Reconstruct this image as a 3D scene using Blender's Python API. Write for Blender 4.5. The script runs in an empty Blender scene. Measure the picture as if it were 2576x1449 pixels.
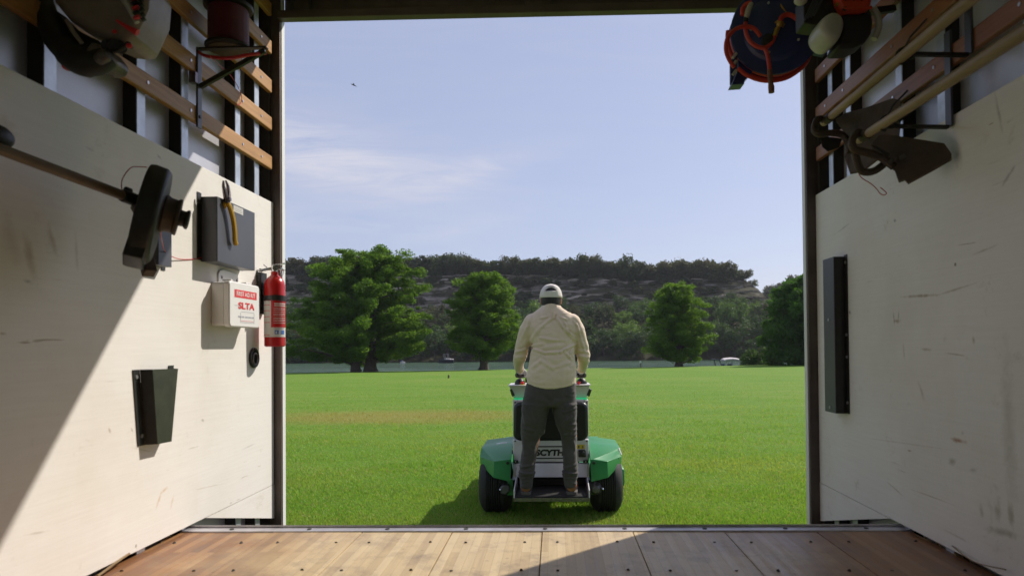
import bpy, bmesh, math, random
import numpy as np
from mathutils import Vector as V, Matrix, noise
random.seed(7)
RNG = np.random.default_rng(11)
S = bpy.context.scene
COL = S.collection
# ------------------------------------------------------------------ camera
ZC = 1.386                      # eye height above the lawn
FPX, CX, CY = 1717.0, 1351.5, 844.08     # measured on a 2576 px wide copy of the photograph
ROT = Matrix.Rotation(.0262, 3, 'Z') @ Matrix.Rotation(.0161, 3, 'X') @ Matrix.Rotation(.0087, 3, 'Y')
cam = bpy.data.cameras.new('camera'); camo = bpy.data.objects.new('camera', cam); COL.objects.link(camo)
cam.sensor_width = 36; cam.lens = 36*FPX/2576
cam.shift_x = -(CX-1288)/2576; cam.shift_y = (CY-724.5)/2576
m3 = Matrix((ROT.col[0], ROT.col[2], -ROT.col[1])).transposed()
camo.matrix_world = Matrix.Translation((0, 0, ZC)) @ m3.to_4x4()
cam.clip_start = .05; cam.clip_end = 5000
cam.dof.use_dof = True; cam.dof.focus_distance = 6.5; cam.dof.aperture_fstop = 5.0
S.camera = camo
# ------------------------------------------------------------------ sky, sun, exposure
SUN = V((1.037, 1.0, 1.24)).normalized()
elev = math.asin(SUN.z); azim = math.atan2(SUN.x, SUN.y)
world = bpy.data.worlds.new('World'); S.world = world; world.use_nodes = True
nt = world.node_tree; N = nt.nodes; L = nt.links
bg = N['Background']; bg.inputs['Strength'].default_value = .11
sky = N.new('ShaderNodeTexSky'); sky.sky_type = 'NISHITA'; sky.sun_disc = False
sky.sun_elevation = elev; sky.sun_rotation = azim
sky.air_density = 1.0; sky.dust_density = .9; sky.ozone_density = 2.2; sky.altitude = 150
def wn(t, **k):
    n = N.new('ShaderNode'+t)
    for a, b in k.items(): setattr(n, a, b)
    return n
def wm(op, a, b=None, c=None):
    n = wn('Math', operation=op)
    for i, x in enumerate((a, b, c)):
        if x is None: continue
        if isinstance(x, (int, float)): n.inputs[i].default_value = x
        else: L.new(x, n.inputs[i])
    return n.outputs[0]
tc = wn('TexCoord'); sp = wn('SeparateXYZ'); L.new(tc.outputs['Generated'], sp.inputs[0])
yy = wm('MAXIMUM', wm('ABSOLUTE', sp.outputs[1]), .08)
az_ = wm('DIVIDE', sp.outputs[0], yy); el_ = wm('DIVIDE', sp.outputs[2], yy)
def gauss(a0, e0, ra, re, slope):
    da = wm('SUBTRACT', az_, a0)
    de = wm('SUBTRACT', wm('SUBTRACT', el_, e0), wm('MULTIPLY', da, slope))
    q = wm('ADD', wm('POWER', wm('DIVIDE', da, ra), 2), wm('POWER', wm('DIVIDE', de, re), 2))
    return wm('EXPONENT', wm('MULTIPLY', q, -1))
cmb = wn('CombineXYZ'); L.new(wm('ADD', wm('MULTIPLY', az_, 4.0), wm('MULTIPLY', el_, 6.0)), cmb.inputs[0]); L.new(wm('MULTIPLY', el_, 30.0), cmb.inputs[1])
nz = wn('TexNoise'); nz.inputs['Scale'].default_value = 1.0; nz.inputs['Detail'].default_value = 9; nz.inputs['Roughness'].default_value = .68; nz.inputs['Distortion'].default_value = 1.3
L.new(cmb.outputs[0], nz.inputs['Vector'])
msk = wm('ADD', wm('MULTIPLY', gauss(-.34, .285, .17, .05, -.22), 1.0), wm('MULTIPLY', gauss(-.13, .255, .10, .022, .25), .62))
msk = wm('ADD', msk, wm('MULTIPLY', gauss(-.33, .19, .15, .022, -.1), .45))
msk = wm('ADD', msk, wm('MULTIPLY', gauss(-.12, .178, .12, .012, .2), .15))
cl = wm('MULTIPLY', wm('MAXIMUM', wm('SUBTRACT', nz.outputs[0], .30), 0.0), 2.7)
cl = wm('MINIMUM', wm('MULTIPLY', cl, wm('ADD', msk, .08)), .8)
mx = wn('MixRGB'); L.new(cl, mx.inputs[0])
tint = wn('MixRGB', blend_type='MULTIPLY'); tint.inputs[0].default_value = 1.0; L.new(sky.outputs[0], tint.inputs[1]); tint.inputs[2].default_value = (1.03, .95, .98, 1)
veil = wn('MixRGB'); veil.inputs[0].default_value = .66; L.new(tint.outputs[0], veil.inputs[1]); veil.inputs[2].default_value = (3.15, 3.45, 4.75, 1)  # thin even high cloud
L.new(veil.outputs[0], mx.inputs[1]); mx.inputs[2].default_value = (5.0, 4.95, 5.5, 1)
L.new(mx.outputs[0], bg.inputs['Color'])
sun = bpy.data.lights.new('sun', 'SUN'); sun.energy = 3.9; sun.angle = math.radians(.55); sun.color = (1, .94, .84)
suno = bpy.data.objects.new('sun', sun); COL.objects.link(suno); suno.location = (30, 30, 40)
suno.rotation_euler = SUN.to_track_quat('Z', 'Y').to_euler()
S.view_settings.view_transform = 'Standard'; S.view_settings.look = 'None'; S.view_settings.gamma = 1
S.view_settings.exposure = 0.40
try: S.view_settings.use_curve_mapping = False
except Exception: pass
S.cycles.max_bounces = 8; S.cycles.diffuse_bounces = 6; S.cycles.transparent_max_bounces = 6
S.cycles.use_denoising = True
# ------------------------------------------------------------------ measuring helpers
CAMP = V((0, 0, ZC))
def ray(x, y): return ROT @ V(((x-CX)/FPX, 1, -(y-CY)/FPX))
def P(x, y, Y):                 # point of a plane facing the camera, Y metres ahead
    d = ray(x, y); return CAMP + d*(Y/d.y)
def W(x, y, X):                 # point of a side wall
    d = ray(x, y); return CAMP + d*(X/d.x)
def G(x, y, z=0.0):             # point of a floor
    d = ray(x, y); return CAMP + d*((z-ZC)/d.z)
# ------------------------------------------------------------------ mesh helpers
class B:
    def __init__(s): s.v = []; s.f = []
    def add(s, vs, fs):
        o = len(s.v); s.v += [V(a) for a in vs]; s.f += [tuple(i+o for i in f) for f in fs]; return s
    def box(s, x0, x1, y0, y1, z0, z1):
        return s.add([(x, y, z) for z in (z0, z1) for y in (y0, y1) for x in (x0, x1)],
                     [(0, 2, 3, 1), (4, 5, 7, 6), (0, 1, 5, 4), (2, 6, 7, 3), (0, 4, 6, 2), (1, 3, 7, 5)])
    def obox(s, c, ax, ay, az):  # centre and three half vectors
        c, ax, ay, az = V(c), V(ax), V(ay), V(az)
        return s.add([c+ax*i+ay*j+az*k for k in (-1, 1) for j in (-1, 1) for i in (-1, 1)],
                     [(0, 2, 3, 1), (4, 5, 7, 6), (0, 1, 5, 4), (2, 6, 7, 3), (0, 4, 6, 2), (1, 3, 7, 5)])
    def bar(s, p, q, w, h, up=(0, 0, 1)):
        p, q = V(p), V(q); d = (q-p).normalized(); a = d.cross(V(up)).normalized(); b = a.cross(d)
        return s.obox((p+q)/2, a*w/2, (q-p)/2, b*h/2)
    def prism(s, pts, vec):
        n = len(pts); vec = V(vec); pts = [V(p) for p in pts]
        return s.add(pts+[p+vec for p in pts], [tuple(range(n)), tuple(range(2*n-1, n-1, -1))]+[(i, i+n, (i+1) % n+n, (i+1) % n) for i in range(n)])
    def rings(s, rs, cap=True):
        n = len(rs[0]); vs = [p for r in rs for p in r]; fs = []
        for k in range(len(rs)-1):
            for i in range(n):
                j = (i+1) % n; fs.append((k*n+i, k*n+j, (k+1)*n+j, (k+1)*n+i))
        if cap: fs += [tuple(range(n-1, -1, -1)), tuple((len(rs)-1)*n+i for i in range(n))]
        return s.add(vs, fs)
    def tube(s, pts, r, n=8, cap=True):
        pts = [V(p) for p in pts]; m = len(pts); rr = r if isinstance(r, (list, tuple)) else [r]*m
        d0 = (pts[1]-pts[0]).normalized(); a = d0.orthogonal().normalized(); rs = []
        for i, p in enumerate(pts):
            d = ((pts[min(i+1, m-1)]-pts[max(i-1, 0)])).normalized()
            a = (a-d*a.dot(d)); a = a.normalized() if a.length > 1e-6 else d.orthogonal().normalized(); b = d.cross(a)
            rs.append([p+(a*math.cos(t)+b*math.sin(t))*rr[i] for t in (2*math.pi*k/n for k in range(n))])
        return s.rings(rs, cap)
    def lathe(s, o, ax, prof, n=24, cap=True):  # prof: (distance along ax, radius)
        o, ax = V(o), V(ax).normalized(); a = ax.orthogonal().normalized(); b = ax.cross(a)
        return s.rings([[o+ax*t+(a*math.cos(u)+b*math.sin(u))*max(r, 1e-4) for u in (2*math.pi*k/n for k in range(n))] for t, r in prof], cap)
    def cyl(s, p, q, r, n=16): p, q = V(p), V(q); return s.lathe(p, q-p, [(0, r), ((q-p).length, r)], n)
    def ell(s, c, rx, ry, rz, n=16, m=10):
        c = V(c); rs = []
        for i in range(m+1):
            t = -math.pi/2+math.pi*i/m; q = max(math.cos(t), 1e-3)
            rs.append([c+V((rx*q*math.cos(u), ry*q*math.sin(u), rz*math.sin(t))) for u in (2*math.pi*k/n for k in range(n))])
        return s.rings(rs)
def smooth_path(pts, k=6):
    pts = [V(p) for p in pts]; out = []
    for i in range(len(pts)-1):
        p0, p1, p2, p3 = pts[max(i-1, 0)], pts[i], pts[i+1], pts[min(i+2, len(pts)-1)]
        for j in range(k):
            t = j/k
            out.append(.5*((2*p1)+(p2-p0)*t+(2*p0-5*p1+4*p2-p3)*t*t+(3*p1-p0-3*p2+p3)*t**3))
    return out+[pts[-1]]
def link(name, me, parent=None, loc=None):
    o = bpy.data.objects.new(name, me); COL.objects.link(o)
    if parent: o.parent = parent
    if loc is not None: o.location = loc
    return o
def base_of(o):
    p = V((0, 0, 0))
    while o: p += o.location; o = o.parent
    return p
def part(name, b, mat, parent=None, bevel=0, smooth=35, loc=None, sub=0):
    """builder b holds world coordinates; linked as one mesh under parent (or as a thing of its own at loc)"""
    o0 = base_of(parent) if parent else V(loc or (0, 0, 0))
    me = bpy.data.meshes.new(name); me.from_pydata([v-o0 for v in b.v], [], b.f)
    bm = bmesh.new(); bm.from_mesh(me); bmesh.ops.recalc_face_normals(bm, faces=bm.faces); bm.to_mesh(me); bm.free()
    if smooth:
        me.polygons.foreach_set('use_smooth', [True]*len(me.polygons)); me.set_sharp_from_angle(angle=math.radians(smooth))
    me.materials.append(mat)
    o = link(name, me, parent, None if parent else o0)
    if bevel:
        md = o.modifiers.new('bevel', 'BEVEL'); md.width = bevel; md.segments = 2; md.limit_method = 'ANGLE'; md.angle_limit = math.radians(40)
    if sub:
        md = o.modifiers.new('sub', 'SUBSURF'); md.levels = md.render_levels = sub
    return o
def thing(name, label, cat, loc, group=None):
    o = bpy.data.objects.new(name, None); COL.objects.link(o); o.location = loc; o.empty_display_size = .1
    return tag(o, label, cat, group)
def tag(o, label, cat, group=None, kind=None):
    o['label'] = label; o['category'] = cat
    if group: o['group'] = group
    if kind: o['kind'] = kind
    return o
def struct(o, kind='structure', label=None):
    o['kind'] = kind
    if label: o['label'] = label
    return o
# ------------------------------------------------------------------ materials
def mat(name, col, rough=.6, metal=0.0, var=None, scale=8, bump=0.0, bscale=60, stretch=(1, 1, 1), spec=.5, detail=5, emit=None):
    """var = second colour mixed in by noise"""
    m = bpy.data.materials.new(name); m.use_nodes = True; n = m.node_tree.nodes; l = m.node_tree.links
    b = n['Principled BSDF']; b.inputs['Base Color'].default_value = (*col, 1); b.inputs['Roughness'].default_value = rough
    b.inputs['Metallic'].default_value = metal; b.inputs['Specular IOR Level'].default_value = spec
    t = n.new('ShaderNodeTexCoord'); mp = n.new('ShaderNodeMapping'); l.new(t.outputs['Object'], mp.inputs[0]); mp.inputs['Scale'].default_value = stretch
    m['_v'] = mp.name
    if var:
        z = n.new('ShaderNodeTexNoise'); z.inputs['Scale'].default_value = scale; z.inputs['Detail'].default_value = detail; z.inputs['Roughness'].default_value = .65
        l.new(mp.outputs[0], z.inputs['Vector'])
        r = n.new('ShaderNodeValToRGB'); r.color_ramp.elements[0].position = .36; r.color_ramp.elements[1].position = .66
        r.color_ramp.elements[0].color = (*col, 1); r.color_ramp.elements[1].color = (*var, 1)
        l.new(z.outputs[0], r.inputs[0]); l.new(r.outputs[0], b.inputs['Base Color'])
    if bump:
        z2 = n.new('ShaderNodeTexNoise'); z2.inputs['Scale'].default_value = bscale; z2.inputs['Detail'].default_value = 4; l.new(mp.outputs[0], z2.inputs['Vector'])
        bp = n.new('ShaderNodeBump'); bp.inputs['Strength'].default_value = bump; bp.inputs['Distance'].default_value = .01
        l.new(z2.outputs[0], bp.inputs['Height']); l.new(bp.outputs[0], b.inputs['Normal'])
    if emit: b.inputs['Emission Color'].default_value = (*emit[0], 1); b.inputs['Emission Strength'].default_value = emit[1]
    return m
class NT:                        # terse node graph writer
    def __init__(s, m): s.m = m; s.n = m.node_tree.nodes; s.l = m.node_tree.links; s.b = s.n['Principled BSDF']
    def new(s, t, ins=None, **k):
        x = s.n.new('ShaderNode'+t)
        for a, b in k.items(): setattr(x, a, b)
        for a, b in (ins or {}).items(): s.put(x.inputs[a], b)
        return x
    def put(s, sock, v):
        if isinstance(v, bpy.types.NodeSocket): s.l.new(v, sock)
        else: sock.default_value = v
    def math(s, op, *a): x = s.new('Math', operation=op); [s.put(x.inputs[i], v) for i, v in enumerate(a)]; return x.outputs[0]
    def noise(s, vec, scale, detail=4, rough=.6, dist=0): return s.new('TexNoise', {'Vector': vec, 'Scale': scale, 'Detail': detail, 'Roughness': rough, 'Distortion': dist}).outputs[0]
    def map(s, vec, sc=(1, 1, 1), loc=(0, 0, 0), rot=(0, 0, 0)): return s.new('Mapping', {'Vector': vec, 'Scale': sc, 'Location': loc, 'Rotation': rot}).outputs[0]
    def ramp(s, fac, stops):
        r = s.new('ValToRGB', {'Fac': fac}); e = r.color_ramp.elements
        while len(e) < len(stops): e.new(.5)
        for i, (p, c) in enumerate(stops): e[i].position = p; e[i].color = (*c, 1) if len(c) == 3 else c
        return r.outputs[0]
    def step(s, x, a, b): return s.new('MapRange', {'Value': x, 'From Min': a, 'From Max': b}).outputs[0]
    def mix(s, f, a, b, mode='MIX'): x = s.new('MixRGB', {0: f, 1: a, 2: b}, blend_type=mode); return x.outputs[0]
    def bump(s, h, strength, dist=.01): s.l.new(s.new('Bump', {'Height': h, 'Strength': strength, 'Distance': dist}).outputs[0], s.b.inputs['Normal'])
    def obj(s): return s.new('TexCoord').outputs['Object']
def rgba(r, g, b): return (r, g, b, 1)
M = {}
# plywood: off white paint on vertical sheet, grain, scuffs, rusty and oily stains
def plywood(name, seed, stains, marks=(), X=1):
    m = mat(name, (.7, .66, .6), .55); t = NT(m); o = t.map(t.obj(), loc=(seed, seed*2, seed))
    grain = t.noise(t.map(o, (1, 3, 90)), 1.2, 6, .7)
    base = t.mix(t.math('MULTIPLY', t.step(grain, .35, .7), .5), rgba(.80, .765, .725), rgba(.71, .67, .625))
    blot = t.noise(o, 1.7, 5, .6); base = t.mix(t.math('MULTIPLY', t.step(blot, .45, .75), .45), base, rgba(.60, .53, .43))
    dirt = t.noise(t.map(o, (1, 1, 1)), 7, 9, .78, .4)
    base = t.mix(t.math('MULTIPLY', t.step(dirt, .60, .78), stains), base, rgba(.36, .29, .2))
    scr = t.noise(t.map(o, (1, 2.2, 30), rot=(.5, 0, 0)), 2.2, 3, .5, .6)
    area = t.step(t.noise(o, 2.3, 2), .55, .65)
    base = t.mix(t.math('MULTIPLY', t.math('MULTIPLY', t.step(scr, .70, .74), area), .8), base, rgba(.33, .25, .16))
    spk = t.new('TexVoronoi', {'Vector': o, 'Scale': 9.0}).outputs['Distance']
    base = t.mix(t.math('MULTIPLY', t.math('SUBTRACT', 1.0, t.step(spk, .035, .06)), t.step(t.noise(o, 3, 2), .55, .6)), base, rgba(.2, .16, .12))
    yz = t.new('SeparateXYZ', {0: t.obj()}); flat = t.new('CombineXYZ', {0: yz.outputs[1], 1: yz.outputs[2], 2: 0.0}).outputs[0]
    rag = t.noise(t.obj(), 30, 6, .75, .5)
    for (x0, y0), (x1, y1), wpx, col, k in marks:      # rubbed and rusty marks: ends on the photo, half width
        p, q = W(x0, y0, X), W(x1, y1, X); d = V((q.y-p.y, q.z-p.z)); ln = d.length/2; w_ = wpx*(p.y+q.y)/2/FPX
        v = t.new('Mapping', {'Vector': flat, 'Location': ((p.y+q.y)/2, (p.z+q.z)/2, 0), 'Rotation': (0, 0, math.atan2(d.y, d.x)), 'Scale': (ln+w_, w_, 1)}, vector_type='TEXTURE').outputs[0]
        r = t.new('VectorMath', {0: v}, operation='LENGTH').outputs['Value']
        f = t.math('MULTIPLY', t.step(t.math('ADD', r, t.math('MULTIPLY', t.math('SUBTRACT', rag, .5), 2.4)), 1.2, .1), k*.95)
        base = t.mix(f, base, rgba(*col))
    t.put(t.b.inputs['Base Color'], base); t.bump(grain, .12, .004)
    return m
BR, OL, GY, RU = (.30, .21, .11), (.24, .2, .12), (.22, .19, .17), (.34, .15, .06)
MARKR = [((2269, 747), (2360, 742), 4, BR, .8), ((2360, 742), (2455, 712), 3, BR, .6), ((2247, 783), (2250, 815), 2.5, GY, .8), ((2261, 780), (2259, 815), 2.5, GY, .8), ((2250, 808), (2262, 808), 5, BR, .8), ((2397, 1105), (2425, 1111), 6, RU, .9), ((2390, 1159), (2400, 1160), 9, OL, .6), ((2440, 1182), (2452, 1182), 6, OL, .5),
    ((2468, 1275), (2470, 1295), 10, OL, .5), ((2508, 1278), (2512, 1296), 13, OL, .5), ((2540, 1276), (2546, 1320), 13, OL, .6), ((2485, 1330), (2555, 1345), 11, OL, .6), ((2300, 1233), (2385, 1264), 2, BR, .7), ((2230, 1210), (2275, 1250), 2, BR, .6), ((2250, 555), (2253, 556), 5, (.05, .04, .03), .95), ((2505, 245), (2520, 325), 6, GY, .55), ((2522, 466), (2551, 421), 5, GY, .7), ((2402, 385), (2412, 405), 16, GY, .55),
    ((2272, 864), (2275, 900), 4, BR, .5), ((2448, 850), (2450, 862), 6, BR, .6), ((2320, 878), (2340, 880), 4, BR, .6), ((2380, 888), (2430, 895), 2.5, BR, .6), ((2310, 960), (2325, 1005), 6, BR, .45), ((2372, 1330), (2440, 1365), 3, BR, .4), ((2170, 1100), (2420, 1135), 2, BR, .3), ((2136, 785), (2139, 787), 4, GY, .8), ((2100, 590), (2140, 560), 2, GY, .5), ((2530, 900), (2545, 1250), 26, OL, .3), ((2450, 640), (2500, 620), 3, BR, .5)]
MARKL = [((66, 600), (84, 690), 16, BR, .45), ((125, 575), (140, 640), 10, BR, .45), ((62, 705), (78, 712), 6, GY, .55), ((20, 560), (40, 650), 26, BR, .25), ((190, 590), (195, 680), 6, BR, .3), ((395, 1272), (405, 1240), 5, (.55, .33, .15), .6), ((405, 1240), (420, 1226), 5, (.55, .33, .15), .6), ((430, 1275), (437, 1245), 4, (.55, .33, .15), .4), ((0, 838), (14, 840), 4, BR, .6), ((330, 1125), (400, 1140), 2, BR, .35), ((490, 1232), (560, 1216), 2, BR, .4), ((65, 1345), (120, 1335), 3, BR, .4),
    ((275, 1080), (277, 1086), 4, BR, .6), ((330, 1078), (334, 1084), 4, BR, .7), ((508, 1056), (512, 1058), 4, GY, .7), ((470, 1130), (500, 1122), 2, BR, .4), ((215, 140+230), (235, 380), 5, GY, .35), ((395, 390), (405, 400), 4, GY, .5), ((610, 1130), (640, 1116), 2, GY, .3), ((0, 300), (30, 330), 22, BR, .3)]
M['ply_l'] = plywood('painted_plywood', 3.1, .45, MARKL, -1.27); M['ply_r'] = plywood('scuffed_plywood', 8.7, .75, MARKR, 1.16)
def plank_mat():
    m = mat('laminated_floor_wood', (.4, .28, .17), .5); t = NT(m); o = t.obj()
    strip = t.new('TexBrick', {'Vector': t.map(o, (1, 1, 1), rot=(0, 0, math.pi/2)), 'Scale': 1.0, 'Brick Width': .62, 'Row Height': .027, 'Mortar Size': .0006, 'Color1': rgba(.2, .2, .2), 'Color2': rgba(.9, .9, .9), 'Mortar': rgba(.05, .05, .05), 'Bias': 0.0}, offset=.37, squash=1.0)
    g = t.noise(t.map(o, (60, 2.2, 1)), 1.0, 7, .7, .3); tone = t.new('SeparateColor', {0: strip.outputs[0]}).outputs[0]
    x = t.new('SeparateXYZ', {0: o}).outputs[0]
    wear = t.math('ADD', t.step(t.math('ABSOLUTE', t.math('ADD', x, .12)), 1.15, .35), t.math('MULTIPLY', t.math('SUBTRACT', t.noise(o, 2.6, 6, .7), .5), 1.0))
    fresh = t.ramp(t.math('ADD', t.math('MULTIPLY', tone, .6), t.math('MULTIPLY', g, .45)), [(.15, (.13, .05, .022)), (.55, (.27, .125, .05)), (.95, (.42, .23, .10))])
    worn = t.ramp(t.math('ADD', t.math('MULTIPLY', tone, .45), t.math('MULTIPLY', g, .55)), [(.15, (.33, .22, .11)), (.5, (.56, .42, .235)), (.95, (.70, .56, .355))])
    c = t.mix(t.step(wear, .15, .75), fresh, worn)
    st = t.noise(o, 6.5, 8, .78); c = t.mix(t.math('MULTIPLY', t.step(st, .50, .72), .65), c, rgba(.16, .11, .085))
    dots = t.new('TexVoronoi', {'Vector': o, 'Scale': 16.0}).outputs['Distance']; c = t.mix(t.math('MULTIPLY', t.math('SUBTRACT', 1.0, t.step(dots, .05, .12)), .35), c, rgba(.1, .07, .06))
    t.put(t.b.inputs['Base Color'], c); t.put(t.b.inputs['Roughness'], t.step(g, -.3, 1.5)); t.bump(g, .25, .003)
    return m
M['plank'] = plank_mat()
def slat_mat(name, c0, c1):
    m = mat(name, c0, .5); t = NT(m); o = t.obj(); g = t.noise(t.map(o, (8, 2.2, 60)), 1.3, 6, .7, .4)
    t.put(t.b.inputs['Base Color'], t.ramp(g, [(.25, c0), (.7, c1)])); t.bump(g, .15, .003); return m
M['slat_l'] = slat_mat('oiled_oak', (.29, .135, .035), (.54, .29, .10)); M['slat_r'] = slat_mat('reddish_oak', (.2, .075, .035), (.34, .145, .07))
M['sheet'] = mat('aluminium_sheet', (.62, .62, .68), .38, .35, (.52, .52, .58), 3)
M['stud'] = mat('galvanised_steel', (.62, .66, .72), .35, .6, (.45, .48, .52), 14)
M['studweb'] = mat('shade_toned_web', (.022, .02, .018), .7, 0, (.035, .03, .026), 8)  # near-black tone stands in for shade on the webs' inward side
M['post'] = mat('rusty_brown_steel', (.085, .066, .06), .5, .3, (.13, .10, .085), 6)
M['white'] = mat('white_paint', (.78, .78, .76), .4, 0, (.72, .72, .7), 5)
M['sill'] = mat('worn_aluminium', (.58, .56, .60), .42, .55, (.42, .40, .42), 11, .1, 80)
M['dark'] = mat('dark_recess', (.03, .026, .022), .8, 0, (.05, .04, .03), 5)
M['black'] = mat('black_powder_coat', (.016, .015, .015), .42, 0, (.024, .022, .02), 30)
M['blackp'] = mat('black_plastic', (.013, .012, .011), .5, 0, (.022, .02, .017), 20, .1, 120)
M['grey'] = mat('dark_grey_sheet_metal', (.075, .077, .09), .38, .2, (.09, .092, .105), 6)
M['olive'] = mat('black_green_sheet_metal', (.022, .024, .016), .42, 0, (.04, .045, .025), 22)
M['screw'] = mat('zinc_screw', (.6, .6, .62), .3, .8)
M['hole'] = mat('dark_screw_head', (.03, .024, .02), .6)
M['red'] = mat('red_enamel', (.50, .012, .014), .28, 0, (.44, .01, .012), 5)
M['redp'] = mat('red_plastic_line', (.5, .02, .03), .4)
M['redw'] = mat('dark_red_wire', (.10, .008, .014), .38, 0, (.2, .02, .03), 90, .6, 160, (1, 1, 30))
M['chrome'] = mat('chrome', (.8, .8, .8), .15, 1.0)
M['yellow'] = mat('yellow_rubber', (.62, .36, .02), .45)
M['steel'] = mat('tool_steel', (.22, .19, .2), .35, .8, (.12, .10, .11), 40)
M['paper'] = mat('paper_label', (.62, .6, .56), .7)
M['kit'] = mat('white_kit_plastic', (.76, .74, .72), .35)
M['redink'] = mat('red_ink', (.66, .03, .035), .5)
M['greyink'] = mat('grey_ink', (.35, .35, .4), .6)
M['blueink'] = mat('blue_ink', (.06, .17, .5), .5)
M['pole'] = mat('dirty_tool_shaft', (.12, .08, .045), .5, 0, (.21, .15, .095), 14, .1, 50, (1, .4, 1))
M['haft'] = mat('weathered_ash_handle', (.24, .165, .09), .55, 0, (.38, .28, .16), 12, .15, 50, (2, .25, 2))
M['rust'] = mat('dirty_tool_iron', (.055, .038, .026), .65, .2, (.10, .066, .042), 9, .3, 40)
M['dirtbeige'] = mat('grimy_beige_plastic', (.2, .155, .115), .45, 0, (.33, .27, .2), 6)
M['engine'] = mat('oily_engine_metal', (.10, .085, .07), .45, .5, (.2, .17, .14), 24, .5, 60)
M['orange'] = mat('orange_red_plastic', (.62, .06, .02), .4)
M['tank'] = mat('translucent_white_tank', (.5, .49, .4), .35, 0, (.42, .42, .36), 6)
M['reel'] = mat('blue_enamelled_steel', (.022, .035, .12), .35, 0, (.03, .048, .16), 6)
M['hose'] = mat('red_rubber_hose', (.60, .055, .035), .4, 0, (.5, .045, .03), 12)
M['brass'] = mat('brass', (.5, .32, .08), .3, .9)
M['sleeve'] = mat('brown_fabric_sleeve', (.25, .12, .08), .8, 0, (.17, .08, .05), 60, .4, 200)
M['gold'] = mat('yellow_oval_label', (.5, .27, .03), .5)
M['lens'] = mat('red_lamp_lens', (.4, .02, .02), .25)
# mower and man
M['mgreen'] = mat('green_paint', (.02, .21, .055), .36, 0, (.03, .24, .065), 3)
M['mwhite'] = mat('warm_white_paint', (.66, .63, .63), .4, 0, (.6, .57, .57), 4)
M['pad'] = mat('black_vinyl_pad', (.012, .012, .013), .38, 0, None, 8, .05, 90)
M['tyre'] = mat('tyre_rubber', (.014, .013, .012), .75, 0, (.024, .022, .019), 9, .15, 60)
M['led'] = mat('lit_green_strip', (.02, .5, .2), .3, emit=((.05, .9, .35), .22))
M['motor'] = mat('dusty_grey_motor', (.12, .11, .12), .4, .5)
M['estop'] = mat('red_button', (.6, .02, .02), .4)
M['stick'] = mat('yellow_warning_sticker', (.6, .45, .02), .5)
def cloth(name, c, c2, sc, bump=.35):
    m = mat(name, c, .85, spec=.2); t = NT(m); o = t.obj(); w = t.noise(o, 400, 2); b_ = t.noise(o, sc, 5)
    t.put(t.b.inputs['Base Color'], t.mix(t.step(b_, .35, .7), rgba(*c), rgba(*c2)))
    f = t.noise(t.map(o, (1, 1, 2.2)), 9, 3, .5, 1.2)
    t.bump(t.math('ADD', t.math('MULTIPLY', w, .12), f), bump, .02)
    try: t.b.inputs['Sheen Weight'].default_value = .15
    except Exception: pass
    return m
M['shirt'] = cloth('tan_cotton_shirt', (.70, .55, .41), (.75, .60, .455), 5, .22)
M['trouser'] = cloth('charcoal_trousers', (.062, .053, .049), (.08, .07, .064), 7, .15)
M['capm'] = cloth('light_tan_cap', (.66, .60, .54), (.70, .64, .58), 9, .1)
M['hair'] = mat('black_hair', (.012, .009, .008), .55, 0, (.02, .015, .012), 40, .6, 180, (3, 3, .4))
M['skin'] = mat('skin', (.42, .2, .13), .5, 0, (.36, .16, .10), 9)
M['glove'] = mat('pale_grey_glove', (.42, .41, .44), .8, 0, (.34, .33, .36), 20, .2, 90)
M['eye'] = mat('eye', (.7, .7, .68), .2)
M['boot'] = mat('brown_leather_boot', (.22, .075, .03), .45, 0, (.28, .10, .04), 9, .2, 60)
M['sole'] = mat('boot_sole', (.09, .08, .07), .8)
# plants
def leaf(name, c, c2, trans=.45, sc=.35, dry=None, straw=False):
    m = bpy.data.materials.new(name); m.use_nodes = True; t = NT(m)
    g = t.new('NewGeometry').outputs['Random Per Island']; n_ = t.noise(t.obj(), sc, 3)
    col = t.mix(t.math('ADD', t.math('MULTIPLY', g, .55), t.math('MULTIPLY', t.step(n_, .3, .7), .45)), rgba(*c), rgba(*c2))
    if straw:
        col = t.mix(t.step(g, .93, .95), col, rgba(.42, .34, .16))
        col = t.mix(t.math('MULTIPLY', t.step(t.noise(t.map(t.obj(), (.5, 1.2, 1)), .3, 4, .6), .48, .64), .55), col, rgba(.40, .43, .10))
        p = t.new('SeparateXYZ', {0: t.obj()}); ex = t.math('DIVIDE', t.math('ADD', p.outputs[0], 3.4), 3.4); ey = t.math('DIVIDE', t.math('SUBTRACT', p.outputs[1], 14.2), 1.9)
        q = t.math('ADD', t.math('ADD', t.math('POWER', ex, 2.0), t.math('POWER', ey, 2.0)), t.math('MULTIPLY', t.math('SUBTRACT', t.noise(t.obj(), 1.1, 5, .7), .5), 2.2))
        col = t.mix(t.math('MULTIPLY', t.step(q, 1.1, .1), .8), col, rgba(.36, .30, .095))
    if dry:
        oi = t.new('ObjectInfo').outputs['Random']; col = t.mix(t.math('MULTIPLY', t.step(oi, .35, 1.0), .9), col, rgba(*dry))
    t.put(t.b.inputs['Base Color'], col); t.b.inputs['Roughness'].default_value = .6; t.b.inputs['Specular IOR Level'].default_value = .25
    tr = t.new('BsdfTranslucent', {'Color': t.mix(.5, col, t.mix(1.0, col, rgba(1.5, 1.35, .5), 'MULTIPLY'))})
    ms = t.new('MixShader', {0: trans, 1: t.b.outputs[0], 2: tr.outputs[0]}); t.l.new(ms.outputs[0], t.n['Material Output'].inputs[0])
    return m
M['cypress'] = leaf('cypress_leaf', (.065, .14, .012), (.145, .27, .026), .58)
M['darkleaf'] = leaf('dark_leaf', (.04, .105, .012), (.075, .18, .022), .5)
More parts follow.
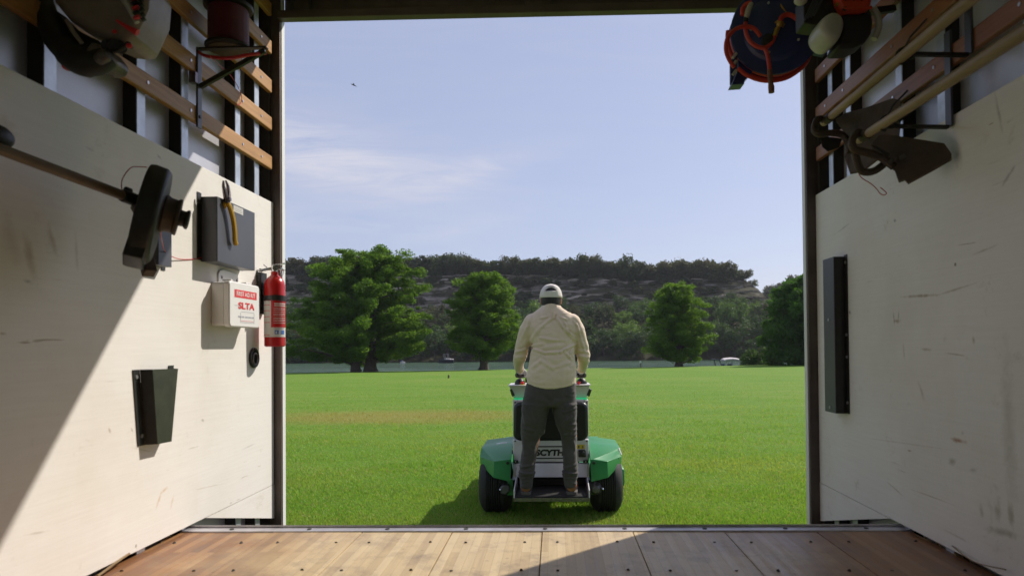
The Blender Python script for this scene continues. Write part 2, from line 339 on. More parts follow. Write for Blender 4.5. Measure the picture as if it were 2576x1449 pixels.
M['scrub'] = leaf('scrub_leaf', (.045, .065, .022), (.075, .105, .034), .35, .3, (.085, .08, .04))
M['limeleaf'] = leaf('pale_green_leaf', (.085, .16, .03), (.15, .25, .05), .45, .3)
M['midleaf'] = leaf('deep_green_leaf', (.03, .065, .016), (.055, .105, .025), .4, .3)
M['scrubgreen'] = leaf('riverbank_leaf', (.05, .10, .02), (.09, .17, .035), .4, .3, (.045, .07, .03))
M['bark'] = mat('grey_brown_bark', (.06, .045, .035), .9, 0, (.11, .085, .065), 4, .8, 12, (3, 3, .5))
# ------------------------------------------------------------------ ground, water, hill
def zedge(X): return -1.015+.0092*X
def ground_z(X, Y):
    if Y < 9: return 0.0
    z = zedge(max(-45, min(45, X)))*((Y-9)/66)**1.25
    return z+.05*noise.noise(V((X*.06, Y*.05, 3)))*min(1, (Y-9)/15)
def grid(name, xs, ys, fz, m, kind='structure'):
    vs = [(x, y, fz(x, y)) for y in ys for x in xs]; n = len(xs)
    fs = [(j*n+i, j*n+i+1, (j+1)*n+i+1, (j+1)*n+i) for j in range(len(ys)-1) for i in range(n-1)]
    me = bpy.data.meshes.new(name); me.from_pydata(vs, [], fs); me.polygons.foreach_set('use_smooth', [True]*len(fs)); me.materials.append(m)
    o = link(name, me); o['kind'] = kind; return o
def lawn_mat():
    m = mat('mown_lawn', (.1, .2, .03), .9, spec=.1); t = NT(m); o = t.obj()
    n1 = t.noise(o, .16, 6, .65); n2 = t.noise(t.map(o, (.25, 1.0, 1)), 1.2, 6, .7); n3 = t.noise(o, 55, 5, .8); n4 = t.noise(o, 9, 5, .7)
    c = t.ramp(t.math('ADD', t.math('MULTIPLY', n1, .45), t.math('MULTIPLY', n2, .55)), [(.33, (.115, .25, .025)), (.5, (.16, .285, .038)), (.68, (.25, .295, .07))])
    c = t.mix(t.math('MULTIPLY', t.step(n4, .5, .8), .45), c, rgba(.19, .24, .06))
    p = t.new('SeparateXYZ', {0: o}); ex = t.math('DIVIDE', t.math('ADD', p.outputs[0], 3.4), 3.4); ey = t.math('DIVIDE', t.math('SUBTRACT', p.outputs[1], 14.2), 1.9)
    q = t.math('ADD', t.math('ADD', t.math('POWER', ex, 2.0), t.math('POWER', ey, 2.0)), t.math('MULTIPLY', t.math('SUBTRACT', n2, .5), 2.0))
    c = t.mix(t.math('MULTIPLY', t.step(q, 1.1, .1), .75), c, rgba(.31, .26, .075))
    c = t.mix(t.step(n3, .38, .72), t.mix(1.0, c, rgba(.62, .66, .6), 'MULTIPLY'), t.mix(1.0, c, rgba(1.2, 1.15, 1.1), 'MULTIPLY'))
    t.put(t.b.inputs['Base Color'], c); t.bump(t.math('ADD', t.math('MULTIPLY', n3, .4), n4), .8, .05)
    return m
M['lawn'] = lawn_mat()
ys = [-9, -5, -2, 0, 2, 4]+[5+i*.5 for i in range(22)]+[16.5+i*1.5 for i in range(39)]
ys += [75.4, 75.9]
def lawn_z(X, Y): return ground_z(X, min(Y, 74.9)) if Y < 75.2 else (ground_z(X, 74.9)-(.25 if Y < 75.6 else 1.9))
lawn = grid('lawn', [-170, -110, -75]+[-55+i*2.5 for i in range(45)]+[75, 110, 170], ys, lawn_z, M['lawn'])
M['bed'] = mat('river_bed_earth', (.05, .045, .03), .95, 0, (.07, .06, .04), .05)
grid('ground', [-700, -300, 0, 300, 700], [-500, -200, 60, 400, 900], lambda x, y: -4.2, M['bed'])
def water_mat():
    m = mat('river_water', (.03, .07, .03), .12); t = NT(m); o = t.obj()
    r = t.noise(t.map(o, (.35, 1.2, 1)), 1.6, 5, .65); r2 = t.noise(t.map(o, (.02, .12, 1)), 1.0, 3)
    t.bump(t.math('ADD', r, t.math('MULTIPLY', r2, .5)), .55, .35); t.b.inputs['IOR'].default_value = 1.33
    t.put(t.b.inputs['Base Color'], t.mix(t.step(r2, .35, .65), rgba(.05, .10, .055), rgba(.075, .125, .075)))
    t.put(t.b.inputs['Roughness'], t.math('ADD', .10, t.math('MULTIPLY', t.step(r2, .4, .7), .12)))
    return m
M['water'] = water_mat(); WZ = -2.3
grid('river', [-500, -200, 0, 200, 500], [70, 110, 150, 200], lambda x, y: WZ, M['water'])
# limestone bluff across the river: bank, slope, cliff, plateau
TOP = [(300, 684), (600, 684), (720, 690), (900, 692), (1050, 690), (1200, 690), (1400, 692), (1500, 696), (1600, 704), (1700, 704), (1780, 700), (1850, 702), (1885, 711), (1905, 725), (1917, 745), (1922, 770), (1932, 800), (1960, 835), (2010, 862), (2200, 880), (2700, 885)]
CLF = [(300, 800), (720, 800), (900, 795), (1300, 790), (1500, 785), (1700, 775), (1850, 765), (1905, 768), (1917, 778), (1930, 810), (1960, 842), (2010, 868), (2200, 884), (2700, 889)]
def interp(tab, x):
    for (a, ya), (b_, yb) in zip(tab, tab[1:]):
        if x <= b_: return ya+(yb-ya)*(x-a)/(b_-a)
    return tab[-1][1]
YB, YT, YSH = 226.0, 238.0, 172.0
xsF = np.concatenate([np.arange(100, 700, 22), np.arange(700, 2080, 6.0), np.arange(2080, 2800, 28)])
def n3(x, y, z): return noise.noise(V((x, y, z)))
def hill_rows():
    rows = []
    for fx in xsF:
        top = P(fx, interp(TOP, fx), YT); base = P(fx, interp(CLF, fx), YB); X = top.x
        hz, bz = top.z, base.z; col = []
        for t in (0, .1, .25, .4, .55, .7, .85):
            y = YSH+(YB-YSH)*t; z = -2.7+(bz+2.7)*(t**.9); col.append((X*(y/YT)**.6, y+2.5*n3(X*.05, t*3, 1), z+(1.2*n3(X*.08, t*5, 7) if t > 0 else 0)))
        K = 26
        for k in range(K+1):
            t = k/K; z = bz+(hz-bz)*t
            led = .9*math.floor((z*.55+1.2*n3(X*.03, z*.04, 5))*1.0)*.9
            y = YB+(YT-YB)*t**1.3+1.6*n3(X*.09, z*.25, 2)+1.0*n3(X*.3, z*.9, 9)+1.1*((z*.42+.6*n3(X*.05, 0, 4)) % 1.0)
            col.append((X, y, z+.4*n3(X*.2, z*.5, 3)))
        col.append((X, YT+3, hz+.8+.6*n3(X*.1, 0, 8))); col.append((X, YT+14, hz+1.5)); col.append((X*1.05, YT+60, hz-2)); col.append((X*1.1, YT+220, -4.5))
        rows.append(col)
    return rows
def rock_mat():
    m = mat('limestone_bluff', (.2, .17, .14), .9, spec=.1); t = NT(m); o = t.obj(); p = t.new('SeparateXYZ', {0: o})
    warp = t.noise(o, .07, 4); st = t.noise(t.map(o, (.035, .05, .9)), 1.0, 7, .75, .3); fine = t.noise(t.map(o, (.5, .5, 2.5)), 1.0, 6, .75)
    c = t.ramp(t.math('ADD', t.math('MULTIPLY', st, .65), t.math('MULTIPLY', fine, .35)), [(.33, (.12, .11, .11)), (.45, (.32, .28, .245)), (.56, (.5, .42, .345)), (.7, (.64, .55, .44))])
    veg = t.step(t.noise(t.map(o, (.09, .09, .2)), 1.0, 6, .7), .54, .60); big = t.noise(t.map(o, (.012, .02, .22)), 1.0, 4, .6, .5); c = t.mix(t.math('MULTIPLY', t.step(big, .52, .6), .55), c, rgba(.07, .065, .07))
    c = t.mix(t.math('MULTIPLY', veg, .9), c, rgba(.03, .034, .018))
    up = t.new('SeparateXYZ', {0: t.new('NewGeometry').outputs['Normal']}).outputs[2]
    c = t.mix(t.step(up, .55, .8), c, rgba(.05, .048, .024))
    t.put(t.b.inputs['Base Color'], c); t.bump(fine, .8, .6); return m
M['rock'] = rock_mat()
HR = hill_rows()
def strip(name, rows, m):
    n = len(rows[0]); vs = [p for r in rows for p in r]; fs = [(i*n+j, (i+1)*n+j, (i+1)*n+j+1, i*n+j+1) for i in range(len(rows)-1) for j in range(n-1)]
    me = bpy.data.meshes.new(name); me.from_pydata(vs, [], fs); me.materials.append(m); o = link(name, me); o['kind'] = 'structure'; return o
strip('bluff', HR, M['rock'])
FAR = [(1500, 800), (1800, 790), (1900, 765), (1930, 754), (1960, 744), (1985, 728), (2010, 716), (2035, 708), (2120, 700), (2500, 705), (2800, 720)]
fr = []
for fx in np.arange(1500, 2801, 20.0):
    tp = P(fx, interp(FAR, fx), 380); fr.append([(tp.x, 262, -4), (tp.x, 290, -1+.2*(tp.z+1)), (tp.x, 335, tp.z*.6), (tp.x, 380, tp.z), (tp.x, 450, tp.z+1), (tp.x, 620, -4.5)])
M['hillsoil'] = mat('brushy_hillside', (.03, .033, .018), .95, 0, (.05, .05, .025), .3)
strip('far_hill', fr, M['hillsoil'])
# ------------------------------------------------------------------ trees
def leaf_cloud(name, clumps, size, m, up=.35, asp=.55):
    """clumps: (centre, radii, count); one small quad per spray of leaves"""
    cs, rs, ks = [], [], []
    for c, r, k in clumps: cs += [c]*k; rs += [r]*k
    cs = np.array(cs, dtype=float); rs = np.array(rs, dtype=float); n = len(cs)
    d = RNG.normal(size=(n, 3)); d /= np.linalg.norm(d, axis=1)[:, None]
    pos = cs+rs*d*(RNG.random((n, 1))**.55)
    nrm = RNG.normal(size=(n, 3))+d*.6; nrm[:, 2] += up*.8; nrm /= np.linalg.norm(nrm, axis=1)[:, None]
    a = np.cross(nrm, RNG.normal(size=(n, 3))); a /= np.linalg.norm(a, axis=1)[:, None]; b_ = np.cross(nrm, a)
    s = size*(.55+.9*RNG.random((n, 1))); a *= s; b_ *= s*asp
    v = np.empty((n, 4, 3)); v[:, 0] = pos-a; v[:, 1] = pos-b_; v[:, 2] = pos+a; v[:, 3] = pos+b_
    me = bpy.data.meshes.new(name); me.vertices.add(n*4); me.vertices.foreach_set('co', v.reshape(-1))
    me.loops.add(n*4); me.loops.foreach_set('vertex_index', np.arange(n*4, dtype=np.int32))
    me.polygons.add(n); me.polygons.foreach_set('loop_start', np.arange(0, n*4, 4, dtype=np.int32)); me.update(calc_edges=True)
    me.materials.append(m); return me
def big_tree(name, label, trunks, Y, prof, ytop, leafmat, nl, size, nlimb, droop=-.05, clump=.62, seed=1, low=None, flat=.66):
    """prof: (photo row, left column, right column) of the crown's outline; a crown round in plan hung on limbs"""
    rnd = random.Random(seed); px = Y/FPX
    cxF = sum(t[0] for t in trunks)/len(trunks); bz = ground_z(P(cxF, 900, Y).x, Y)
    base = V((P(cxF, 900, Y).x, Y, bz))
    t = thing(name, label, 'tree', base)
    zt = P(cxF, ytop, Y).z; prof = [(P(cxF, y, Y).z, P(a, y, Y).x-base.x, P(b_, y, Y).x-base.x) for y, a, b_ in prof][::-1]
    def half(z):
        z = max(prof[0][0], min(prof[-1][0], z))
        for (za, la, ra), (zb, lb, rb) in zip(prof, prof[1:]):
            if z <= zb: k = (z-za)/(zb-za+1e-6); return la+(lb-la)*k, ra+(rb-ra)*k
        return prof[-1][1:]
    tb = B(); cl = []; stems = []
    for tx, r0, lean in trunks:
        b0 = V((P(tx, 900, Y).x, Y+rnd.uniform(-.3, .3), bz)); H = zt-bz
        pts = [b0+V((lean*H*k*k, 0, H*k*.93)) for k in (0, .04, .12, .3, .5, .7, .86, 1)]
        pts = [p+V((rnd.uniform(-.1, .1), rnd.uniform(-.1, .1), 0))*min(1, i) for i, p in enumerate(pts)]
        tb.tube(pts, [r0*1.55, r0*1.2, r0, r0*.82, r0*.6, r0*.38, r0*.2, .03], 9); stems.append(pts)
    z0, z1 = prof[0][0], prof[-1][0]; sr = (low or 0)
    for i in range(nlimb):
        k = (i+.5)/nlimb; z = z0+.25+(z1-z0-.3)*k**.92; th = i*2.399+rnd.uniform(-.4, .4)
        hl, hr = half(z); c = math.cos(th); rad = abs(hr if c > 0 else hl)*abs(c)+(.5*(hr-hl))*(1-abs(c))
        rad *= rnd.uniform(.72, 1.08); mid = .5*(hl+hr)*(.4)
        st = rnd.choice(stems); zz = z-rad*.28; j = max(0, min(len(st)-2, int((zz-bz)/(zt-bz)*7)))
        p0 = st[0]
        for a_, b__ in zip(st, st[1:]):
            if a_.z <= zz <= b__.z: p0 = a_.lerp(b__, (zz-a_.z)/(b__.z-a_.z)); break
        else: p0 = st[-2] if zz > st[-1].z else st[3].lerp(st[2], .5)
        end = V((base.x+math.cos(th)*rad+mid*0, base.y+math.sin(th)*rad, z+droop*rad))
        pts = smooth_path([p0, p0.lerp(end, .4)+V((0, 0, rad*.07)), p0.lerp(end, .75)+V((0, 0, rad*.06)), end], 2)
        tb.tube(pts, [max(.014, .085*(1-q/(len(pts)-1))*min(1.4, rad*.3+.35)) for q in range(len(pts))], 5)
        m_ = max(3, int(rad*2.0))
        for q in range(m_):
            f = .22+.8*(q+.5)/m_+rnd.uniform(-.06, .06); c_ = p0.lerp(end, min(f, 1.03))+V((rnd.gauss(0, .3), rnd.gauss(0, .3), rnd.uniform(-.1, .35)))
            s_ = clump*rnd.uniform(.55, 1.5); cl.append((c_-base, (s_*rnd.uniform(.8, 1.25), s_, s_*flat*rnd.uniform(.7, 1.2)), int(nl*rnd.uniform(.6, 1.3)*(.4+.6*(s_/clump)**1.5))))
    for p in stems:                                   # leader tufts
        for q in range(6): s_ = clump*.8; cl.append((p[-1]-base+V((rnd.gauss(0, .35), rnd.gauss(0, .35), rnd.uniform(-.7, .25))), (s_*.7, s_*.7, s_*.8), nl))
    part('trunk', tb, M['bark'], t, smooth=60)
    link('crown', leaf_cloud('crown', cl, size, leafmat), t)
    return t
big_tree('bald_cypress', 'broadest bright green cypress with two trunks at the lawn edge, left', [(897, .42, -.05), (931, .55, .03)], 72,
         [(628, 858, 1000), (642, 846, 1016), (660, 815, 1030), (690, 788, 1046), (720, 765, 1052), (750, 770, 1060), (790, 742, 1088), (820, 722, 1094), (850, 720, 1088), (872, 730, 1072), (886, 765, 1040)], 632, M['cypress'], 190, .105, 125, seed=4, clump=.66, flat=.62)
big_tree('bald_cypress', 'round crowned cypress with one short trunk just left of the standing man', [(1216, .40, 0)], 74,
         [(684, 1190, 1252), (700, 1168, 1276), (730, 1143, 1286), (760, 1130, 1292), (800, 1126, 1302), (830, 1114, 1318), (860, 1108, 1318), (878, 1125, 1300), (890, 1160, 1270)], 686, M['cypress'], 170, .10, 100, seed=9, clump=.6, flat=.62)
big_tree('bald_cypress', 'slender bright green cypress alone right of the mower, foliage to the ground', [(1707, .34, 0)], 75,
         [(713, 1684, 1726), (730, 1662, 1744), (760, 1642, 1760), (790, 1634, 1774), (820, 1630, 1784), (850, 1628, 1784), (880, 1638, 1786), (900, 1660, 1768), (910, 1684, 1740)], 716, M['cypress'], 160, .098, 95, seed=21, clump=.52, droop=.04, flat=.65)
big_tree('broadleaf_tree', 'dark dense tree half hidden behind the right door post', [(2030, .4, 0)], 70,
         [(700, 2000, 2070), (725, 1972, 2110), (760, 1950, 2130), (800, 1942, 2150), (840, 1932, 2150), (880, 1930, 2150), (905, 1940, 2140), (918, 1960, 2120)], 702, M['darkleaf'], 200, .17, 120, seed=33, clump=.85, flat=.7)
# small trees: a few shapes, each copied with its trunk
def small_tree(name, label, cat, group, H, Wd, leafmat, k, size, seed, bush=False, clump=1.0):
    rnd = random.Random(seed); t = thing(name, label, cat, (0, 0, -50), group); tb = B(); cl = []
    th0 = rnd.uniform(0, 6); lean = V((rnd.uniform(-.12, .12)*H, rnd.uniform(-.1, .1)*H, 0))
    top = V((0, 0, H*.7))+lean; tb.tube([V((0, 0, -.6)), V((0, 0, H*.3))+lean*.3, top], [.05*H*.5+.06, .03*H*.5+.04, .04], 6)
    n = rnd.randint(9, 14)
    for i in range(n):
        th = th0+i*2.4; f = (i+.5)/n; z = H*((.12 if bush else .38)+(.78 if bush else .55)*f); r = Wd*.5*math.sqrt(max(.05, 1-(abs(f-.4)/.72)**2))*rnd.uniform(.5, 1.0)
        e = V((math.cos(th)*r, math.sin(th)*r, z))+lean*f; tb.tube([V((0, 0, z*.55))+lean*f*.6, e], [.05+.01*H, .02], 4)
        s = clump*Wd*.2*rnd.uniform(.7, 1.35); cl.append((e, (s, s, s*.72), k))
        if rnd.random() < .6: cl.append((e*.75+V((rnd.gauss(0, .3), rnd.gauss(0, .3), .4*s)), (s*.8, s*.8, s*.6), k))
    tb.v = [v+V((0, 0, -50)) for v in tb.v]
    part('trunk', tb, M['bark'], t, smooth=60); link('crown', leaf_cloud('crown', cl, size, leafmat), t)
    return t
def where(fx):
    for lim, s in ((770, 'beside the left door post'), (930, 'behind the big cypress, left side'), (1100, 'behind the big cypress, right side'), (1200, 'behind the middle cypress, left side'), (1330, 'behind the middle cypress, right side'), (1480, 'behind the standing man'), (1640, 'between the man and the slender cypress'), (1790, 'behind the slender cypress'), (1860, 'just right of the slender cypress')):
        if fx < lim: return s
    return 'at the right end of the cliff'
def copy_tree(o, loc, rz, sc, label=None):
    c = o.copy(); COL.objects.link(c); c.location = loc; c.rotation_euler = (0, 0, rz); c.scale = sc
    if label: c['label'] = label
    for ch in o.children:
        d = ch.copy(); d.parent = c; COL.objects.link(d)
    return c
GR = 'trees on the plateau above the cliff'; GS = 'trees on the wooded slope below the cliff'; GB = 'scrubby bushes growing on the cliff ledges'
ridge = [small_tree('oak_tree', 'small dark scrubby tree on the plateau along the cliff top', 'tree', GR, 4.6, 6.2, M['scrub'], 120, .24, 50+i, bush=i % 2 == 0) for i in range(5)]
slope = [small_tree('slope_tree', 'leafy tree in the wooded slope between river and cliff', 'tree', GS, 7.5, 7.4, M[('scrubgreen', 'midleaf', 'scrub', 'midleaf', 'midleaf', 'scrub', 'midleaf', 'limeleaf')[i]], 170, .24, 80+i, bush=i > 2) for i in range(8)]
ledge = [small_tree('ledge_bush', 'dark scrubby bush clinging to a ledge of the cliff face', 'bush', GB, 2.6, 3.2, M['scrub'], 55, .24, 110+i, bush=True) for i in range(3)]
used = set()
def place(protos, i, loc, rz, sc):
    o = protos[i % len(protos)]
    if o.name not in used: used.add(o.name); o.location = loc; o.rotation_euler = (0, 0, rz); o.scale = sc; return o
    return copy_tree(o, loc, rz, sc)
rt = random.Random(5); R_ = rt.random
i = 0; fx = 640.0
while fx < 1900:
    for dy in (0, 9):
        f2 = fx+R_()*14; p = P(f2, interp(TOP, f2), YT); s = .9+.55*R_()
        if f2 > 1600: s *= 1.1
        if f2 > 1840: s *= .62
        if dy and R_() < .3: continue
        place(ridge, i, (p.x, YT+1.5+dy+2*R_(), p.z-.5*R_()), R_()*6.3, (s*1.1, s*1.1, s*(.8+.5*R_())))['label'] = ('back row' if dy else 'front row')+' scrubby tree on the cliff top '+where(f2); i += 1
    fx += 11+R_()*5
TOPX = [r[0][0] for r in HR]
def hill_at(fx, row, f=0.0):
    j = int(np.argmin(np.abs(xsF-fx))); a = V(HR[j][row]); b_ = V(HR[j][min(row+1, len(HR[j])-1)]); return a.lerp(b_, f)
i = 0
for row, step, s0 in ((0, 34, .85), (1, 42, .9), (2, 42, .9), (3, 42, .88), (4, 36, .8), (5, 34, .62), (6, 30, .5)):
    fx = 690.0+R_()*20
    while fx < 1990:
        p = hill_at(fx, row, R_()*.8 if row else .3+.5*R_()); s = s0*(.65+.7*R_())
        place(slope, int(R_()*100), (p.x, p.y, p.z-.2), R_()*6.3, (s, s, s*(.8+.45*R_())))['label'] = 'leafy tree '+('at the waterline', 'just above the waterline', 'on the lower slope', 'halfway up the slope', 'on the upper slope', 'below the cliff foot', 'at the cliff foot')[row]+' '+where(fx); i += 1; fx += step*(.7+.6*R_())
i = 0
for k in range(90):
    fx = 690+R_()*1215; row = 8+int(R_()*24) if k % 2 else 25+int(R_()*8); p = hill_at(fx, row); s = .5+.8*R_()
    place(ledge, i, (p.x, p.y-.2, p.z-.3), R_()*6.3, (s*1.2, s, s*.8))['label'] = 'dark bush on '+('a low' if row < 15 else 'a middle' if row < 23 else 'a high')+' cliff ledge '+where(fx); i += 1
GF = 'trees on the far hill behind the valley'
farp = [small_tree('far_tree', 'hazy dark tree on the distant hillside right of the cliff', 'tree', GF, 7, 7, M['scrub'], 60, .45, 140+i) for i in range(2)]
i = 0
for k in range(34):
    fx = 1915+R_()*190; tp = P(fx, interp(FAR, fx), 380); f = R_()**2; s = .6+.6*R_()
    place(farp, i, (tp.x, 380-45*f, tp.z*(1-.4*f)-.4), R_()*6.3, (s, s, s)); i += 1
tb = B(); p0 = hill_at(1867, 34); q = lambda x, z: V((p0.x+x, p0.y+2, p0.z+z))
for a in ([q(0, -.5), q(.1, 2), q(-.1, 4.2), q(-.9, 5.2)], [q(-.05, 3.8), q(.5, 5.0), q(.3, 5.6)], [q(.08, 1.6), q(1.4, 2.3), q(2.2, 2.6)], [q(1.4, 2.3), q(2.0, 3.6)], [q(-.5, 4.8), q(-1.2, 4.7)]):
    tb.tube(a, [.16]+[.09]*(len(a)-2)+[.05], 5)
snag = thing('bare_tree', 'bare dead tree standing alone at the cliff edge against the sky', 'tree', q(0, 0)); part('trunk', tb, M['bark'], snag)
link('crown', leaf_cloud('crown', [(V((2.2, 0, 2.6)), (.6, .5, .3), 40), (V((1.6, 0, 1.6)), (.5, .5, .3), 30), (V((-.9, 0, 5.2)), (.3, .3, .2), 14)], .16, M['scrub']), snag)
# waterside bushes on the near bank
for k, (fx, Y, H, lab) in enumerate([(1885, 77, 1.9, 'low feathery green bush at the lawn edge beside the pontoon boat'), (1912, 76, 2.5, 'taller feathery green bush between pontoon boat and dark tree'), (1945, 77, 1.4, 'small thin bush at the foot of the dark right tree')]):
    t = small_tree('waterside_bush', lab, 'bush', None, H, H*1.3, M['scrubgreen'], 110, .12, 170+k, bush=True); p = P(fx, 915, Y); t.location = (p.x, Y, zedge(p.x)-.5)
# ------------------------------------------------------------------ grass blades near the truck
def grass():
    n = 230000; Yd = np.minimum(4.9*(1-RNG.random(n)*.985)**(-1/1.7), 70); X = (RNG.random(n)*2-1)*(.56*Yd)-.0*Yd
    tuft = RNG.integers(0, 9000, n); ox = RNG.normal(size=9000)*0
    pos = np.stack([X, Yd, np.zeros(n)], 1)
    for j in np.nonzero(Yd > 9)[0]: pos[j, 2] = ground_z(X[j], Yd[j])
    h = (.013+.019*RNG.random(n))*(1+.45*np.sin(X*2.1+np.cos(Yd*1.7)*2)*np.sin(Yd*2.9)); w = .0028*(1+Yd/8)
    tall = RNG.random(n) < .012; h[tall] *= 1.9
    th = RNG.random(n)*6.283; lean = h*(.3+.9*RNG.random(n)); la = RNG.random(n)*6.283
    a = np.stack([np.cos(th)*w, np.sin(th)*w, np.zeros(n)], 1)
    v = np.empty((n, 3, 3)); v[:, 0] = pos-a; v[:, 1] = pos+a; v[:, 2] = pos+np.stack([np.cos(la)*lean, np.sin(la)*lean, h], 1)
    v[:, :2, 2] -= .004
    me = bpy.data.meshes.new('grass'); me.vertices.add(n*3); me.vertices.foreach_set('co', v.reshape(-1)); me.loops.add(n*3)
    me.loops.foreach_set('vertex_index', np.arange(n*3, dtype=np.int32)); me.polygons.add(n); me.polygons.foreach_set('loop_start', np.arange(0, n*3, 3, dtype=np.int32)); me.update(calc_edges=True)
    m = leaf('grass_blade', (.145, .33, .028), (.31, .43, .08), .42, .9, straw=True); me.materials.append(m)
    o = link('grass', me); o['kind'] = 'stuff'; o['label'] = 'short mown grass blades of the lawn behind the truck'
grass()

# ------------------------------------------------------------------ thin summer haze
hzm = bpy.data.materials.new('haze'); hzm.use_nodes = True; hn_ = hzm.node_tree.nodes; hn_.remove(hn_['Principled BSDF'])
pv = hn_.new('ShaderNodeVolumePrincipled'); pv.inputs['Density'].default_value = .00016; pv.inputs['Color'].default_value = (.86, .90, 1, 1); pv.inputs['Anisotropy'].default_value = .2
hzm.node_tree.links.new(pv.outputs[0], hn_['Material Output'].inputs['Volume'])
hz = part('haze', B().box(-720, 720, -520, 920, -5.5, 75), hzm, None, smooth=0); hz['kind'] = 'stuff'; hz['label'] = 'thin pale summer haze over the river valley'
# ------------------------------------------------------------------ the truck's cargo box, seen from inside
M['roofw'] = mat('pale_liner', (.78, .76, .73), .7, 0, (.72, .7, .67), 2)
XL, XR = -1.27, 1.16; ZF = ZC-.624; PT = ZC+.66; PB = ZC-.608; YS, YP = 2.31, 3.063; YB0 = -1.9; ZR = ZC+1.72
truck = thing('box_truck', 'cargo box of a truck around the viewer with open rear and wooden floor', 'truck', (0, 0, 0))
part('dark_seam_underlay', B().box(XL-.04, XR+.05, YB0, YS, ZF-.05, ZF-.032), M['dark'], truck)  # unseen dark sheet added under the planks so light leaves the seams dark
s0 = -.0496
for k in range(-4, 4):
    x0, x1 = s0+.305*k+.0016, s0+.305*(k+1)-.0016
    if k == -4: x0 = XL-.02
    if k == 3: x1 = XR+.02
    b = B().box(x0, x1, YB0, YS, ZF-.03, ZF-.0006*(k % 3)); pl = part('plank', b, M['plank'], truck, .0009)
    sc = B()
    for y in (2.19, 1.915, 1.64, 1.36, 1.09):
        for x in (x0+.055, x1-.055): 
            x += random.uniform(-.008, .008); sb = B().cyl((x, y+random.uniform(-.01, .01), ZF-.004), (x, y, ZF+.001), .0046, 10)
            if y > 1.8: part('screw', sb, M['hole'], pl)
b = B().box(XL-.02, XR+.03, YS+.002, YS+.052, ZF-.06, ZF+.004).box(XL-.02, XR+.03, YS+.046, YS+.052, ZF+.0042, ZF+.012)
sill = part('sill', b, M['sill'], truck, .003)
for k in range(9):
    x = -1.12+k*.27; part('screw', B().cyl((x, YS+.024, ZF+.003), (x, YS+.024, ZF+.0062), .0075, 10), M['hole'], sill)
# dovetail beyond the sill, chassis under it
part('dovetail_ramp', B().prism([(XL-.05, YS+.056, ZF-.07), (XR+.05, YS+.056, ZF-.07), (XR+.05, YP+.07, ZF-.235), (XL-.05, YP+.07, ZF-.235)], (0, 0, -.05)), M['dark'], truck)
part('bumper', B().box(XL-.06, XR+.06, YP+.075, YP+.13, ZF-.31, ZF-.232), M['post'], truck, .004)
part('chassis', B().box(-.5, -.38, YB0, YS, ZF-.28, ZF-.061).box(.3, .42, YB0, YS, ZF-.28, ZF-.061), M['dark'], truck)
def both(f):
    f(XL, 1); f(XR, -1)
STUDY = [2.893, 2.716, 2.318, 2.066, 1.683, 1.3, .92, .5, .1, -.4, -.9, -1.4]
def side(X, d):
    right = d < 0; O = X-d*.016          # studs lie behind the plywood
    ply = M['ply_r'] if right else M['ply_l']
    YW = YB0 if right else -.1       # unseen opening added in the left wall, behind the viewer, to let in sky light
    b = B().box(*sorted((X-d*.012, X)), YW, YP-.014, PB, PT); pw = part('plywood_panel', b, ply, truck, .0015)
    # tapered filler board along the dovetail
    p0 = W(2237, 1304, XR) if right else W(519, 1304, XL); p1 = W(2050, 1301, XR) if right else W(690, 1303, XL)
    xx = X-d*.012
    part('filler_board', B().prism([(xx, p0.y, PB-.0015), (xx, YP-.012, PB-.0015), (xx, YP-.012, p1.z)], (d*.012, 0, 0)), ply, truck)
    part('wall_sheet', B().box(*sorted((O-d*.046, O-d*.05)), YW, YP+.05, ZF-.3, ZR), M['sheet'], truck)
    if not right: part('wall_sheet', B().box(*sorted((O-d*.046, O-d*.05)), YB0, -1.75, ZF-.3, ZR), M['sheet'], truck)
    for y in STUDY if right else [q_ for q_ in STUDY if q_ > -.05]:
        st = part('stud', B().box(*sorted((O-d*.003, O)), y, y+.042, ZF-.3, ZR-.01), M['stud'], truck)
        part('web', B().box(*sorted((O-d*.0035, O-d*.045)), y, y+.004, ZF-.3, ZR-.01), M['studweb'], st)
    zs = [.805, .981, 1.151, 1.327, 1.5]
    for z in zs:
        b = B().box(*sorted((X-d*.0155, X+d*.004)), YW, YP-.035, ZC+z, ZC+z+.06); s_ = part('wood_slat', b, M['slat_r'] if right else M['slat_l'], truck, .004)
        for y in STUDY[:7]:
            c = V((X+d*.004, y+.022, ZC+z+.03)); part('screw', B().cyl(c-V((d*.002, 0, 0)), c+V((d*.0025, 0, 0)), .0055, 8), M['screw'], s_)
    # rear door post with its white outer edge
    o1 = -1.240 if d > 0 else 1.1225
    part('door_post', B().box(*sorted((X-d*.07, o1)), YP-.012, YP+.002, ZF-.33, ZR-.05), M['post'], truck, .002)
    part('door_post_edge', B().box(*sorted((X-d*.07, o1+d*.0035)), YP+.0025, YP+.036, ZF-.33, ZR-.05), M['white'], truck, .001)
    part('door_post_web', B().box(*sorted((X-d*.07, X-d*.01)), YP+.037, YP+.07, ZF-.33, ZR-.05), M['post'], truck)
    part('corner_trim', B().box(*sorted((X-d*.07, X-d*.0125)), YP-.03, YP-.005, ZF-.3, ZR-.02), M['dark'], truck)
    part('lower_rail', B().box(*sorted((O-d*.01, O-d*.045)), YB0, YS-.0, ZF-.1, ZF-.032), M['dark'], truck)
both(side)
ZH = P(1300, 45, YP).z
part('header_beam', B().box(XL+.03, XR-.03, YP-.045, YP+.002, ZH, ZH+.035).box(XL+.03, XR-.03, YP+.045, YP+.06, ZH+.036, ZR-.0005), M['post'], truck, .003)
